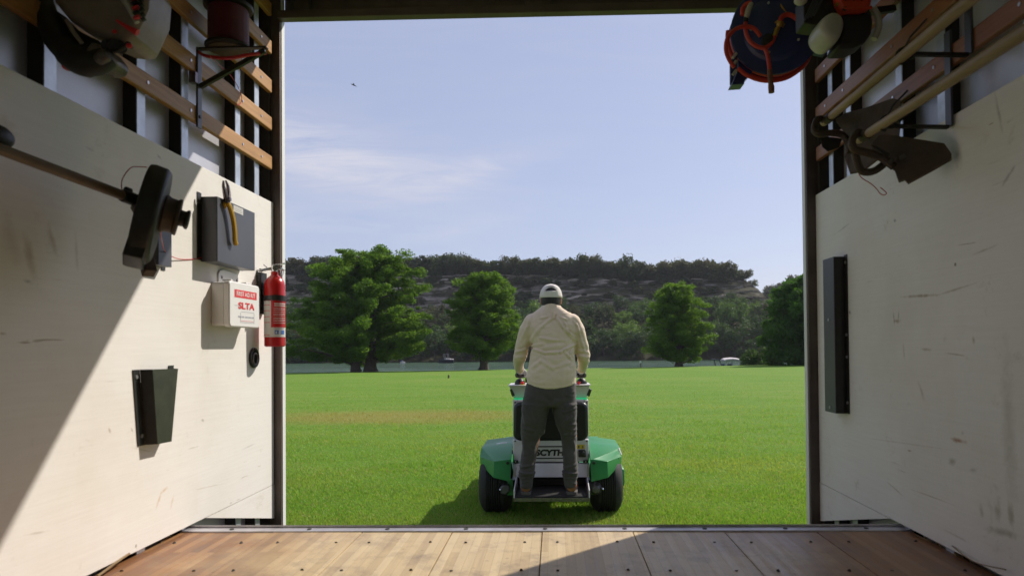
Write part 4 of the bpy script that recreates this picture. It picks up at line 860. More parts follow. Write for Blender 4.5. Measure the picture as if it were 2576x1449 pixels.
# hose reel at the top right
Yh = 2.62; hr = thing('hose_reel', 'blue hose reel with red air hose at top right of opening', 'hose reel', P(1950, 76, Yh))
c0 = P(1952, 74, Yh); pxm = Yh/FPX; nrm = V((-.18, -1, -.12)).normalized(); H_ = lambda x, y, o=0: P(1814+.17727*x, .17727*y, Yh+o)
rd = 111*pxm
part('front_disc', B().lathe(c0-nrm*.004, nrm, [(0, rd), (.006, rd), (.010, rd*.97), (.012, rd*.72), (.022, rd*.66), (.026, rd*.62), (.027, .002)], 48), M['reel'], hr)
part('back_disc', B().lathe(c0-nrm*.115, nrm, [(0, rd*.95), (.004, rd*1.02), (.010, rd*1.02)], 48), M['reel'], hr)
part('drum', B().lathe(c0-nrm*.104, nrm, [(0, rd*.7), (.099, rd*.7)], 32), M['dark'], hr)
hp = c0+nrm*.028; part('hub', B().lathe(P(1929, 105, Yh-.03), nrm, [(0, .022), (.03, .02), (.034, .012)], 18), M['blackp'], hr)
for a_ in range(5):
    t_ = a_*1.257+.5; u_ = nrm.orthogonal().normalized(); w2 = nrm.cross(u_); cc = c0+nrm*.024+(u_*math.cos(t_)+w2*math.sin(t_))*rd*.56; part('bolt', B().lathe(cc, nrm, [(0, .005), (.005, .005)], 8), M['screw'], hr)
gl = P(1981, 35, Yh)+V((0, -.034, 0)); u_ = V((1, 0, -.62)).normalized(); w2 = V((.5, 0, 1)).normalized()
part('oval_label', B().prism([gl+u_*.043*math.cos(t_)+w2*.019*math.sin(t_) for t_ in [k*.2618 for k in range(24)]], (0, .0025, 0)), M['gold'], hr)
HO = lambda pts, o, r_=.0078: part('hose', B().tube(smooth_path([H_(x, y, o) for x, y in pts], 5), r_, 10), M['hose'], hr)
HO([(560, 520), (480, 420), (400, 388), (300, 385), (190, 430), (100, 530), (68, 650), (80, 770), (130, 880), (185, 960)], -.06)
HO([(350, 280), (345, 400), (370, 520), (440, 620), (560, 680), (660, 665), (730, 590), (758, 520)], -.055)
HO([(835, 330), (855, 255), (920, 215), (1000, 225), (1080, 280), (1180, 370), (1280, 440), (1400, 490)], -.06, .009)
HO([(620, 690), (655, 770), (678, 900), (690, 1010)], -.06)
part('hose_end', B().tube([H_(688, 1000, -.06), H_(694, 1080, -.06), H_(704, 1180, -.06), H_(712, 1240, -.06), H_(715, 1320, -.06)], [.0095, .010, .009, .0115, .0105], 12), M['sleeve'], hr)
for k, (dr, o) in enumerate(((.99, .07), (.93, .05), (.96, .09))):
    pts = []
    for a_ in range(29):
        t_ = math.radians(170+a_*7.2); u0 = V((1, 0, 0)); v0 = V((0, 0, 1)); pts.append(c0+u0*rd*dr*math.cos(t_)+v0*rd*dr*math.sin(t_)+V((0, o, 0)))
    part('hose', B().tube(pts, .008, 8), M['hose'], hr)
HO([(240, 970), (330, 1050), (450, 1110), (600, 1150), (760, 1150), (930, 1110), (1080, 1020), (1190, 920), (1260, 790)], .02)
part('nozzle', B().tube([H_(425, 60, -.05), H_(385, 150, -.06), H_(355, 262, -.055)], [.009, .0105, .009], 12), M['tank'], hr); part('nozzle_ring', B().tube([H_(350, 255, -.055), H_(347, 325, -.055)], .0085, 10), M['blackp'], hr)
part('hose', B().tube(smooth_path([H_(430, 50, -.05), H_(370, 60, -.045), H_(310, 120, -.04), H_(305, 220, -.04)], 4), .009, 8), M['hose'], hr)
part('fitting', B().tube([H_(760, 520, -.055), H_(790, 430, -.056), H_(812, 395, -.057)], [.0085, .0095, .008], 10).ell(H_(830, 345, -.058), .0125, .0125, .0125, 12, 8).tube([H_(765, 330, -.05), H_(800, 300, -.058), H_(860, 290, -.06), H_(895, 350, -.058), H_(870, 395, -.055)], .003, 6), M['brass'], hr)
gb = [H_(228, 705, .03), H_(238, 990, .03), H_(148, 1205, .03), H_(130, 1195, .03), H_(128, 920, .03), H_(180, 760, .03)]
gd = thing_part = part('guide_box', B().prism(gb, (0, .012, 0)).prism([H_(240, 990, .045), H_(245, 720, .045), H_(460, 1010, .045), H_(335, 1150, .045), H_(330, 1195, .045), H_(150, 1208, .045)], (0, .06, 0)), M['reel'], hr, .002)
for y in (830, 940, 1070): part('roller', B().cyl(H_(165, y, .026), H_(218, y-70, .026), .006, 10), M['tank'], gd)
part('mount_arm', B().bar(c0+V((.02, .13, .02)), (XR-.02, Yh+.16, c0.z+.08), .05, .05), M['reel'], hr, .004)
part('spring_case', B().lathe(c0-nrm*.16, nrm, [(0, rd*.35), (.044, rd*.4)], 24), M['reel'], hr)
part('mount_foot', B().bar(H_(1120, 640, .1), H_(1480, 720, .1), .03, .05), M['reel'], hr, .003)
# engine of a second machine, orange cowl and white tank
Yk = 2.2; en2 = thing('trimmer_engine', 'black and orange engine with white fuel tank, top right', 'engine', P(2130, 60, Yk)); K_ = lambda x, y, o=0: P(1814+.17727*x, .17727*y, Yk+o)
part('cowl', B().prism([K_(1630, -160), K_(1650, 20), K_(1700, 120), K_(1720, 190), K_(1830, 165), K_(2000, 165), K_(2130, 120), K_(2160, -40), K_(2150, -160)], (.0, .12, 0)), M['orange'], en2, .012)
for x in (1760, 1880, 1990): part('vent_slot', B().bar(K_(x, 5, -.003), K_(x+40, -45, -.003), .008, .012, (0, 1, 0)), M['dark'], en2)
part('cowl_lip', B().tube([K_(1700, 118, -.002), K_(1760, 132, -.005), K_(1900, 130, -.006), K_(2060, 122, -.004), K_(2130, 110, 0)], .005, 8), M['orange'], en2)
part('crankcase', B().prism([K_(1700, 180, .02), K_(1712, 420, .02), K_(1690, 560, .02), K_(1640, 680, .02), K_(1890, 670, .02), K_(2060, 590, .02), K_(2150, 460, .02), K_(2170, 300, .02), K_(2140, 165, .02)], (0, .1, 0)), M['blackp'], en2, .012)
part('fuel_tank', B().rings([[V((a.x, Yk-.012+dy, a.z)) for a in [K_(1538+sc*(x-1538), 420+sc*(y-420)) for x, y in ((1352, 430), (1372, 350), (1430, 265), (1500, 212), (1600, 192), (1700, 262), (1722, 350), (1718, 430), (1700, 500), (1660, 590), (1600, 640), (1520, 640), (1440, 600), (1380, 530))]] for dy, sc in ((-.022, .55), (-.014, .82), (.0, .96), (.03, 1.0), (.09, 1.0), (.105, .9))]), M['tank'], en2, sub=1, smooth=80)
part('fin_block', B().prism([K_(1170, -60, .03), K_(1178, 330, .03), K_(1380, 360, .03), K_(1660, 200, .03), K_(1660, -60, .03)], (0, .08, 0)), M['blackp'], en2, .004)
for k in range(4): part('fin', B().bar(K_(1190+k*42, 290-k*20, .026), K_(1330+k*42, -40, .026), .006, .006), M['grey'], en2)
part('rear_grip', B().tube(smooth_path([K_(2150, 120, .06), K_(2220, 240, .06), K_(2235, 400, .06), K_(2170, 560, .06)], 4), .011, 10), M['tank'], en2)
part('bolt', B().lathe(K_(1638, 80, -.002), (0, -1, 0), [(0, .007), (.005, .007)], 8), M['brass'], en2); part('bolt', B().lathe(K_(1752, 135, -.004), (0, -1, 0), [(0, .007), (.004, .007)], 8), M['dark'], en2)
part('hanger_hook', B().bar(K_(1900, 200, .1), (XR-.004, Yk+.12, K_(1900, 100, .1).z), .02, .02), M['black'], en2)
part('cream_cap', B().ell(K_(1130, 10, .02), .022, .02, .016, 12, 8), M['tank'], en2)
# ------------------------------------------------------------------ stand-on mower
YR = 5.62                       # rear face of the body
mc = P(1385.5, 1100, YR).x
mower = thing('stand_on_mower', 'green and white stand on lawn mower seen from behind', 'lawn mower', (mc, 5.9, 0))
MP = lambda x, y, d=0.0: P(x, y, YR+d)
def pair(f):
    for s in (-1, 1): f(s)
CXF = 1385.5
def mx(x, s): return CXF+(x-CXF)*1.0 if s > 0 else 2*CXF-x    # measured on the right half, mirrored for the left
TR = .240; tyY = 5.80
def wheel(s):
    xo = P(mx(1569, s), 1200, 5.62).x; xi = P(mx(1486, s), 1200, 5.62).x; d = 1 if xo > xi else -1; w = abs(xo-xi)
    prof = [(0, .1), (.004, .16), (.02, TR-.045), (.045, TR-.012), (.07, TR)]
    k = 7
    for i in range(k):
        a = .07+(w-.14)*i/k; g = (w-.14)/k; prof += [(a+.004, TR), (a+g*.70, TR), (a+g*.74, TR-.012), (a+g*.96, TR-.012)]
    prof += [(w-.07, TR), (w-.045, TR-.012), (w-.02, TR-.045), (w-.004, .16), (w, .1)]
    wh = part('wheel', B().lathe((xi, tyY, TR-.012), (d, 0, 0), prof, 48), M['tyre'], mower, smooth=30)
    part('rim', B().lathe((xi+d*.02, tyY, TR-.012), (d, 0, 0), [(0, .105), (w-.05, .105), (w-.04, .08), (w-.03, .06), (w-.02, .05)], 24), M['motor'], wh)
    part('hub_bolt', B().lathe((xo, tyY, TR-.012), (d, 0, 0), [(-.03, .03), (.0, .03), (.006, .012)], 12), M['black'], wh)
pair(wheel)
def fender(s):
    q = lambda x, y, Y: P(mx(x, s), y, Y)
    A, Bt, C, D, E_2, F, Gg, H = q(1560, 1126, 5.80), q(1481, 1116, 5.80), q(1564, 1148, 5.76), q(1528, 1160, 5.50), q(1485, 1155, 5.50), q(1562, 1167, 5.74), q(1530, 1201, 5.47), q(1487, 1211.5, 5.47)
    fw = V((0, .5, 0)); b = B()
    b.add([A, Bt, C, D, E_2, F, Gg, H, A+fw, Bt+fw, C+fw, F+fw], [(1, 0, 2, 3, 4), (2, 5, 6, 3), (4, 3, 6, 7), (0, 1, 9, 8), (0, 8, 10, 2), (2, 10, 11, 5)])
    fe = part('fender', b, M['mgreen'], mower, smooth=20); md = fe.modifiers.new('solid', 'SOLIDIFY'); md.thickness = .006; md.offset = -1; bv = fe.modifiers.new('bevel', 'BEVEL'); bv.width = .006; bv.segments = 2
    for x, y, Y in ((1494, 1164, 5.485), (1553, 1153, 5.70)):
        c = q(x, y, Y); part('bolt', B().lathe(c, (0, -1, 0), [(-.005, .012), (.004, .012), (.006, .006)], 12), M['black'], fe)
pair(fender)
part('fender_edge', B().bar(P(1556, 1126, 5.79), P(1563, 1143, 5.77), .012, .006), M['white'], mower)
part('fuel_hose_guard', B().tube([P(1247, 1119, 5.95), P(1262, 1115.5, 5.9), P(1275, 1115, 5.9)], .011, 8), M['white'], mower)
b_ = lambda xa, xb, ya, yb, d0, d1: (MP(xa, ya, d0).x, MP(xb, ya, d0).x, YR+d0, YR+d1, MP(xa, yb, d0).z, MP(xa, ya, d0).z)
# white body: rear panel, side cheeks, top frame around the pad
part('rear_panel', B().box(*b_(1290, 1481, 1106, 1162, 0, .3)), M['mwhite'], mower, .008)
part('back_frame', B().box(*b_(1290, 1300, 1006, 1106, .06, .3)).box(*b_(1470, 1480, 1006, 1106, .06, .3)).box(*b_(1301, 1469, 1006, 1014, .062, .3)).box(*b_(1301, 1469, 1014, 1106, .12, .28)), M['mwhite'], mower, .006)
part('back_pad', B().prism(sum([[MP(cx+r_*math.cos(math.radians(t)), cy-r_*math.sin(math.radians(t)), -.01) for t in range(a0, a0+91, 15)] for cx, cy, a0, r_ in ((1463, 1028, 0, 16), (1308, 1028, 90, 16), (1311, 1090, 180, 20), (1460, 1090, 270, 20))], []), (0, .09, 0)), M['pad'], mower, .022, smooth=60)
for x in (1296, 1476):
    for y in (1012, 1109): part('bolt', B().lathe(MP(x, y, -.002+(.06 if y < 1100 else 0)), (0, -1, 0), [(0, .007), (.003, .007)], 8), M['grey'], mower)
pn = 'rear_panel'
part('print_band', B().box(*b_(1333, 1438, 1121.5, 1124.6, -.0025, -.0012)), M['black'], mower); part('print_band', B().box(*b_(1333, 1438, 1151, 1153.8, -.0025, -.0012)), M['black'], mower)
o = MP(1347, 1146.5, -.0022); e = MP(1432, 1146.5, -.0022); text('SCYTHE', MP(1339, 1130, 0).z-o.z, M['black'], mower, o, (1, 0, 0), (0, 0, 1), e.x-o.x, .055, shear=.12)
part('warning_sticker', B().box(*b_(1451, 1471, 1118, 1128.6, -.0025, -.0012)), M['stick'], mower)
for x in (1456, 1466): part('print_mark', B().box(*b_(x-1.6, x+1.6, 1120.5, 1126.5, -.0035, -.0026)), M['motor'], mower)
part('power_socket', B().box(*b_(1455, 1474, 1131.5, 1150, -.03, -.001)), M['blackp'], mower, .006); part('socket_cap', B().lathe(MP(1464, 1141, -.031), (0, -1, 0), [(0, .026), (.012, .024), (.016, .012)], 16), M['black'], mower)
for x0, x1 in ((1290.5, 1303), (1467, 1480)):
    l_ = part('latch', B().box(*b_(x0, x1, 1157.5, 1164, -.025, -.001)), M['black'], mower, .003); part('keyhole', B().lathe(MP((x0+x1)/2, 1161, -.026), (0, -1, 0), [(0, .006), (.003, .004)], 8), M['screw'], l_)
# step housing and foot well
part('step_housing', B().prism([MP(1291, 1166, -.02), MP(1482.5, 1166, -.02), MP(1482.5, 1200, -.06), MP(1291, 1200, -.06)], (0, .03, 0)).prism([MP(1291, 1162.6, .04), MP(1482.5, 1162.6, .04), MP(1482.5, 1165.5, -.018), MP(1291, 1165.5, -.018)], (0, .02, -.004)), M['mwhite'], mower, .004)
zb0 = P(1390, 1259, 5.2).z; zb1 = zb0+.018; xa, xb = P(1292, 1250, 5.2).x, P(1484, 1250, 5.2).x
part('platform', B().box(xa, xb, 5.2, 5.75, zb0, zb1), M['motor'], mower, .003)
part('platform_mat', B().box(xa+.02, xb-.02, 5.22, 5.7, zb1+.0005, zb1+.012), M['blackp'], mower, .002)
part('platform_edge', B().box(xa, xb, 5.192, 5.1985, zb0-.004, zb1+.004), M['steel'], mower)
for s in (-1, 1):
    x = xa if s < 0 else xb-.008
    part('side_wall', B().prism([(x, 5.2, zb0), (x, 5.2, zb1+.06), (x, YR-.08, MP(1300, 1200).z+.02), (x, YR-.02, MP(1300, 1166).z), (x, YR+.2, MP(1300, 1166).z), (x, YR+.2, zb0)], (.008, 0, 0)), M['mwhite'], mower, .002)
part('foot_well', B().box(xa+.01, xb-.01, YR+.02, YR+.03, zb1+.013, MP(1300, 1199).z), M['dark'], mower)
for k in range(5): y = zb1+.05+k*.03; part('well_louvre', B().box(xa+.16, xb-.16, YR-.0, YR+.018, y, y+.012), M['black'], mower)
# wheel motors
c = P(1498, 1228, 5.55); part('wheel_motor', B().lathe(c, (0, 1, 0), [(-.05, .01), (-.045, .03), (-.02, .048), (.03, .055), (.2, .055)], 20), M['motor'], mower); part('motor_plate', B().box(c.x-.03, c.x+.05, 5.6, 5.62, c.z-.06, c.z+.07), M['mgreen'], mower)
part('motor_fitting', B().ell(P(1516, 1229, 5.52), .012, .02, .012, 8, 6), M['chrome'], mower)
c = P(1270, 1230, 5.55); part('wheel_motor', B().lathe(c, (0, 1, 0), [(-.03, .03), (-.02, .046), (.2, .046)], 6), M['motor'], mower, .006); part('motor_plate', B().box(c.x-.06, c.x+.06, 5.6, 5.62, c.z-.06, c.z+.07), M['mgreen'], mower)
part('motor_fitting', B().ell(P(1259, 1231, 5.53), .012, .02, .012, 8, 6), M['chrome'], mower)
part('axle_frame', B().box(xa-.16, xb+.16, 5.68, 5.9, TR-.06, TR+.04), M['black'], mower, .004)
# console
zc0, zc1 = MP(1385, 1001, .1).z, MP(1385, 970, .1).z
part('console', B().add([MP(1292, 1002, .14), MP(1477, 1002, .14), MP(1484, 970, .08), MP(1280, 970, .08)]+[p_+V((0, .3, 0)) for p_ in (MP(1292, 1002, .14), MP(1477, 1002, .14), MP(1484, 970, .08), MP(1280, 970, .08))],
     [(0, 1, 2, 3), (4, 7, 6, 5), (0, 4, 5, 1), (2, 6, 7, 3), (0, 3, 7, 4), (1, 5, 6, 2)]), M['mwhite'], mower, .01)
part('console_top', B().box(MP(1278, 970, .06).x, MP(1486, 970, .06).x, YR+.06, YR+.42, zc1+.0015, zc1+.008), M['mwhite'], mower, .002)
part('light_strip', B().box(*b_(1292, 1477, 1002.6, 1006.6, .10, .2)), M['led'], mower)
for s in (-1, 1):
    q = lambda x, y, d=0: P(mx(x, s), y, YR+d)
    part('latch_strap', B().bar(q(1484.5, 978, .1), q(1479, 995, .12), .012, .03), M['black'], mower)
    part('lever_boot', B().lathe(V((q(1463, 966, .2).x, YR+.2, zc1+.008)), (0, 0, 1), [(0, .046), (.018, .044), (.036, .034), (.046, .02), (.05, .01)], 20), M['blackp'], mower)
    bt = V((q(1463, 955, .2).x, YR+.2, zc1+.05)); tp_ = q(1462, 945, .16)
    part('control_lever', B().tube([bt, bt.lerp(tp_, .5)+V((0, .01, 0)), tp_], .012, 10), M['mwhite'], mower)
    g0, g1 = q(1448, 944.5, .17), q(1473, 944, .12); part('hand_grip', B().tube([g0, g0.lerp(g1, .5)+V((0, 0, .003)), g1], [.017, .019, .018], 12).bar(q(1452, 948, .16), q(1470, 948, .13), .02, .012), M['blackp'], mower, .002)
c = P(1314, 967, YR+.12); part('stop_button', B().lathe(V((c.x, c.y, zc1+.0085)), (0, 0, 1), [(0, .014), (.012, .014), (.013, .018), (.022, .018), (.026, .012)], 16), M['estop'], mower); part('button_collar', B().lathe(V((c.x, c.y, zc1+.0082)), (0, 0, 1), [(0, .022), (.006, .022)], 16), M['stick'], mower)
c = P(1456, 967, YR+.12); part('stop_button', B().lathe(V((c.x, c.y, zc1+.0085)), (0, 0, 1), [(0, .012), (.012, .012), (.013, .015), (.02, .015), (.024, .01)], 16), M['estop'], mower)
part('phone_mount', B().bar(P(1326, 962, YR+.2), P(1326, 950, YR+.2), .03, .03), M['blackp'], mower, .004)
# hood, deck and casters ahead of the operator
part('hood', B().box(xa+.02, xb-.02, YR+.31, 6.75, .45, zc1-.1), M['mgreen'], mower, .04)
part('cutting_deck', B().prism([(mc-.66, 6.2, .12), (mc+.66, 6.2, .12), (mc+.66, 6.85, .12), (mc+.4, 7.1, .12), (mc-.4, 7.1, .12), (mc-.66, 6.85, .12)], (0, 0, .16)), M['mgreen'], mower, .02)
for s in (-1, 1):
    part('caster_wheel', B().lathe((mc+s*.42-.06, 7.35, .14), (1, 0, 0), [(0, .09), (.02, .14), (.1, .14), (.12, .09)], 24), M['tyre'], mower)
    part('caster_fork', B().box(mc+s*.42-.075, mc+s*.42-.065, 7.2, 7.42, .1, .36).box(mc+s*.42+.065, mc+s*.42+.075, 7.2, 7.42, .1, .36).box(mc+s*.42-.075, mc+s*.42+.075, 6.9, 7.42, .361, .41), M['mgreen'], mower)
part('main_frame', B().box(xa+.06, xb-.06, 5.75, 7.0, .3, .44), M['black'], mower, .006)
# ------------------------------------------------------------------ the man on it
Y0 = 5.32; man = thing('person', 'man in tan shirt, grey trousers and cap riding the mower, seen from behind', 'person', (P(1386, 1250, Y0).x, Y0, zb1+.0125))
PX = Y0/FPX
def ringF(xl, xr, y, dep, dy=0.0, n=28, e=2.3, skew=0.0):
    a, b_2 = P(xl, y, Y0+dy), P(xr, y, Y0+dy); c = (a+b_2)/2; rx = (b_2.x-a.x)/2; out = []
    for k in range(n):
        t = 2*math.pi*k/n; cs, sn = math.cos(t), math.sin(t)
        out.append(c+V((rx*math.copysign(abs(cs)**(2/e), cs), dep*math.copysign(abs(sn)**(2/e), sn), skew*cs)))
    return out
def loft(b, rows): b.rings([ringF(*r_) for r_ in rows]); return b
def limb(b, pts, n=16):          # (x, y in the photo, forward offset, radius in metres)
    ps = [P(x, y, Y0+d) for x, y, d, r_ in pts]; b.tube(ps, [r_ for *_, r_ in pts], n); b.ell(ps[0], *(pts[0][3],)*3, 14, 8); b.ell(ps[-1], *(pts[-1][3],)*3, 14, 8); return b
def fused(name, b, m, voxel, relax, parent, fold=None, warp=None):
    me = bpy.data.meshes.new('t'); o0 = base_of(parent); me.from_pydata([v-o0 for v in b.v], [], b.f)
    bm = bmesh.new(); bm.from_mesh(me); bmesh.ops.recalc_face_normals(bm, faces=bm.faces); bm.to_mesh(me); bm.free()
    ob = bpy.data.objects.new('t', me); COL.objects.link(ob)
    r_ = ob.modifiers.new('r', 'REMESH'); r_.mode = 'VOXEL'; r_.voxel_size = voxel; sm = ob.modifiers.new('s', 'SMOOTH'); sm.iterations = relax; sm.factor = .5
    dg = bpy.context.evaluated_depsgraph_get(); out = bpy.data.meshes.new_from_object(ob.evaluated_get(dg)); out.name = name; bpy.data.objects.remove(ob)
    if fold:
        nr = [v.normal.copy() for v in out.vertices]
        for v, n_ in zip(out.vertices, nr): v.co = v.co+n_*fold(v.co+o0, n_)
    if warp:
        for v in out.vertices: v.co = warp(v.co+o0)-o0
    out.polygons.foreach_set('use_smooth', [True]*len(out.polygons)); out.materials.clear(); out.materials.append(m)
    return link(name, out, parent)
# body: head, neck, trunk, arms, legs in one surface, mostly under the clothes
hc = P(1386, 751, Y0+.05); bd = B()
bd.ell(hc+V((0, .0, .012)), .074, .094, .083, 20, 14).ell(hc+V((0, .03, -.05)), .06, .07, .075, 16, 12)
bd.tube([hc+V((0, .095, .02)), hc+V((0, .112, -.012)), hc+V((0, .122, -.028))], [.010, .013, .016], 8)          # nose
bd.ell(hc+V((0, .098, -.058)), .024, .012, .007, 10, 6).ell(hc+V((0, .098, -.07)), .022, .012, .008, 10, 6).ell(hc+V((0, .09, -.098)), .026, .02, .02, 10, 8)  # lips, chin
bd.ell(hc+V((-.032, .088, .028)), .022, .012, .008, 8, 6).ell(hc+V((.032, .088, .028)), .022, .012, .008, 8, 6)     # brows
for s in (-1, 1): bd.ell(hc+V((s*.078, -.004, -.018)), .010, .022, .034, 10, 8)
limb(bd, [(1386, 756, .035, .054), (1386, 774, .02, .056), (1387, 800, .01, .066)])
loft(bd, [(1356, 1418, 786, .06), (1340, 1436, 800, .08), (1334, 1446, 840, .09), (1338, 1442, 900, .09), (1330, 1444, 960, .10), (1326, 1446, 1010, .09)])
limb(bd, [(1338, 818, 0, .042), (1318, 850, .02, .038), (1309, 894, .06, .034), (1305, 912, .18, .029), (1307, 927, .325, .025)])
limb(bd, [(1436, 818, 0, .042), (1456, 850, .02, .038), (1467, 894, .06, .034), (1466, 912, .18, .029), (1464, 927, .325, .025)])
limb(bd, [(1348, 1020, 0, .075), (1341, 1100, .02, .055), (1333, 1160, .0, .045), (1324, 1230, -.02, .03)]); limb(bd, [(1424, 1020, 0, .075), (1434, 1100, .02, .055), (1436, 1160, .0, .045), (1437, 1228, -.02, .03)])
for s, wx in ((-1, 1309), (1, 1463)):
    w0 = P(wx, 927, Y0+.325); hd = V((s*.004, 1, -.12)).normalized(); bd.tube([w0, w0+hd*.05], [.026, .022], 10)
fused('body', bd, M['skin'], .0075, 3, man)
for s in (-1, 1): part('eye', B().ell(hc+V((s*.031, .089, .008)), .011, .009, .009, 10, 8), M['eye'], man)
# gloved hands closed on the grips
def hand(s):
    wx = 1309 if s < 0 else 1463; w0 = P(wx, 928, Y0+.33); gx = P(mx(1462, s), 944, YR+.145); b = B()
    fd = (gx+V((0, 0, .022))-w0).normalized(); rt_ = V((1, 0, 0))
    kn = gx+V((0, .012, .030))
    b.tube([w0-fd*.01, w0.lerp(kn, .4), w0.lerp(kn, .75), kn], [.027, .029, .033, .026], 14)
    b.obox(w0.lerp(kn, .7), rt_*.036, fd*.034, V((0, 0, .013)))
    for i, ln in enumerate((.9, 1.0, .97, .82)):
        off = rt_*((i-1.5)*.0205*(1 if s < 0 else -1)); k0 = kn+off-fd*.012
        b.tube([k0, k0+V((0, .026*ln, .0)), k0+V((0, .043*ln, -.022)), k0+V((0, .034*ln, -.048)), k0+V((0, .012, -.055*ln))], [.0115, .011, .0105, .0098, .0085], 8)
    ti = rt_*(.036*(1 if s < 0 else -1)); b0 = w0.lerp(kn, .45)+ti*.6
    b.tube([b0, b0+ti*.6+fd*.02+V((0, 0, -.008)), b0+ti*.75+fd*.042+V((0, 0, -.024)), b0+ti*.4+fd*.058+V((0, 0, -.04))], [.015, .0135, .012, .010], 8)
    fused('glove', b, M['glove'], .0045, 2, man)
hand(-1); hand(1)
# shirt
sh = B(); ZHEM = P(1386, 979, Y0).z; XHEM = P(1387, 979, Y0).x
def hem(p):                      # the curved shirt tail
    k = max(0, 1-(p.z-ZHEM)/.13)
    return V((p.x, p.y, p.z+k*(.05*min(1, abs(p.x-XHEM)/.2)**2.2-.008)))
loft(sh, [(1326, 1448, 974, .132, .0), (1323, 1450, 950, .135), (1329, 1449, 922, .130), (1335, 1446, 892, .124), (1336, 1446, 868, .122, .005), (1330, 1450, 842, .122, .01), (1322, 1457, 818, .116, .01), (1327, 1450, 803, .105, .01), (1338, 1438, 790, .092, .008), (1352, 1422, 779, .078, .004), (1360, 1413, 773, .07, .004), (1364, 1410, 768, .068, .006)])
limb(sh, [(1341, 812, .01, .075), (1328, 832, .015, .070), (1315.5, 864, .03, .0565), (1308, 896, .05, .055), (1305, 911, .16, .045), (1305, 921, .25, .040), (1307, 928, .315, .036)])
limb(sh, [(1437, 812, .01, .075), (1450, 832, .015, .070), (1461, 864, .03, .0565), (1468.5, 896, .05, .055), (1467.5, 911, .16, .045), (1466, 921, .25, .040), (1464, 928, .315, .036)])
FX = lambda x, y: (P(x, y, Y0-.12).x, P(x, y, Y0-.12).z)
def fold_lines(lst): return [(FX(*a), FX(*b_2), amp, w) for a, b_2, amp, w in lst]
RC = lambda x, y: (1284.3+x*.16621, 690.3+y*.16621)      # rows of one close-up to photo columns
SF = fold_lines([(RC(690, 650), RC(800, 800), .011, .012), (RC(800, 800), RC(985, 1000), .010, .013), (RC(640, 640), RC(480, 780), .008, .015), (RC(620, 620), RC(450, 660), .007, .010), (RC(690, 620), RC(850, 680), .007, .010),
    (RC(820, 740), RC(900, 920), .009, .010), (RC(870, 870), RC(1000, 950), .010, .010), (RC(300, 1000), RC(450, 800), .007, .016), (RC(340, 1130), RC(520, 1190), .010, .012), (RC(520, 1190), RC(760, 1175), .011, .013), (RC(760, 1175), RC(980, 1050), .012, .013),
    (RC(320, 1080), RC(520, 1050), .006, .012), (RC(520, 1050), RC(800, 1030), -.006, .016), (RC(450, 960), RC(700, 1000), .006, .012), (RC(830, 1180), RC(940, 1300), .010, .012), (RC(960, 1080), RC(900, 1250), .008, .012), (RC(330, 1400), RC(460, 1300), .006, .018), (RC(460, 1310), RC(640, 1420), .006, .018), (RC(640, 1420), RC(900, 1330), .005, .018),
    (RC(1010, 740), RC(1060, 930), .010, .010), (RC(1060, 930), RC(1130, 1150), .009, .012), (RC(960, 700), RC(1020, 780), .008, .010), (RC(250, 780), RC(150, 1000), .006, .014), (RC(300, 640), RC(240, 800), .006, .014), (RC(540, 600), RC(760, 600), .005, .006), (RC(340, 560), RC(540, 598), .003, .005), (RC(760, 598), RC(960, 560), .003, .005),
    ((1326, 968), (1450, 968), -.003, .004), (RC(900, 1390), RC(1000, 1390), .006, .008), (RC(60, 1180), RC(240, 1130), .008, .014), (RC(80, 1260), RC(220, 1250), .007, .012), (RC(1030, 1240), RC(1190, 1260), .008, .014), (RC(1020, 1150), RC(1180, 1180), .007, .012)])
def folds(lst, na, ns):
    def f(co, n_):
        d = na*noise.noise(V((co.x*ns, co.y*ns, co.z*ns*1.6)))+na*.6*noise.noise(V((co.x*ns*2.1+5, co.y*ns*2, co.z*ns*3.3)))
        if n_.y < .35:
            for (ax_, az), (bx_, bz), amp, w in lst:
                vx, vz = bx_-ax_, bz-az; l2 = vx*vx+vz*vz; t = max(0, min(1, ((co.x-ax_)*vx+(co.z-az)*vz)/l2))
                dx, dz = co.x-ax_-vx*t, co.z-az-vz*t; dd = math.sqrt(dx*dx+dz*dz)/w
                if dd < 3: d += amp*math.exp(-dd*dd)*(.55+.45*math.sin(math.pi*t))-amp*.45*math.exp(-(dd-1.7)**2*1.6)
        return d
    return f
fused('shirt', sh, M['shirt'], .0085, 3, man, folds([(p_, q_, am*.95, w_*.78) for p_, q_, am, w_ in SF], .004, 11), hem)
lo = [MP(*RC(620, 598)), MP(*RC(688, 598))]; yb_ = Y0-.118
part('shirt_loop', B().obox(P(*RC(654, 622), Y0-.096), (.0105, 0, 0), (0, .006, 0), (0, .002, .024)), M['shirt'], man, .002)
part('collar', B().rings([[p_-V((0, 0, .022*((p_.x-hc.x)/.08)**2)) for p_ in ringF(1358, 1415, 776, .076, .003)], [p_-V((0, 0, .03*((p_.x-hc.x)/.08)**2)) for p_ in ringF(1364, 1410, 765, .072, .004)], [p_-V((0, 0, .03*((p_.x-hc.x)/.08)**2)) for p_ in ringF(1366, 1408, 765, .068, .004)], [p_-V((0, 0, .022*((p_.x-hc.x)/.08)**2)) for p_ in ringF(1363, 1410, 776, .068, .003)]], False), M['shirt'], man, smooth=60)
for s, wx in ((-1, 1307), (1, 1464)): c = P(wx, 928, Y0+.318); part('cuff', B().tube([c-V((0, .035, -.006)), c+V((0, .012, -.002))], [.0385, .037], 18), M['shirt'], man, smooth=50)
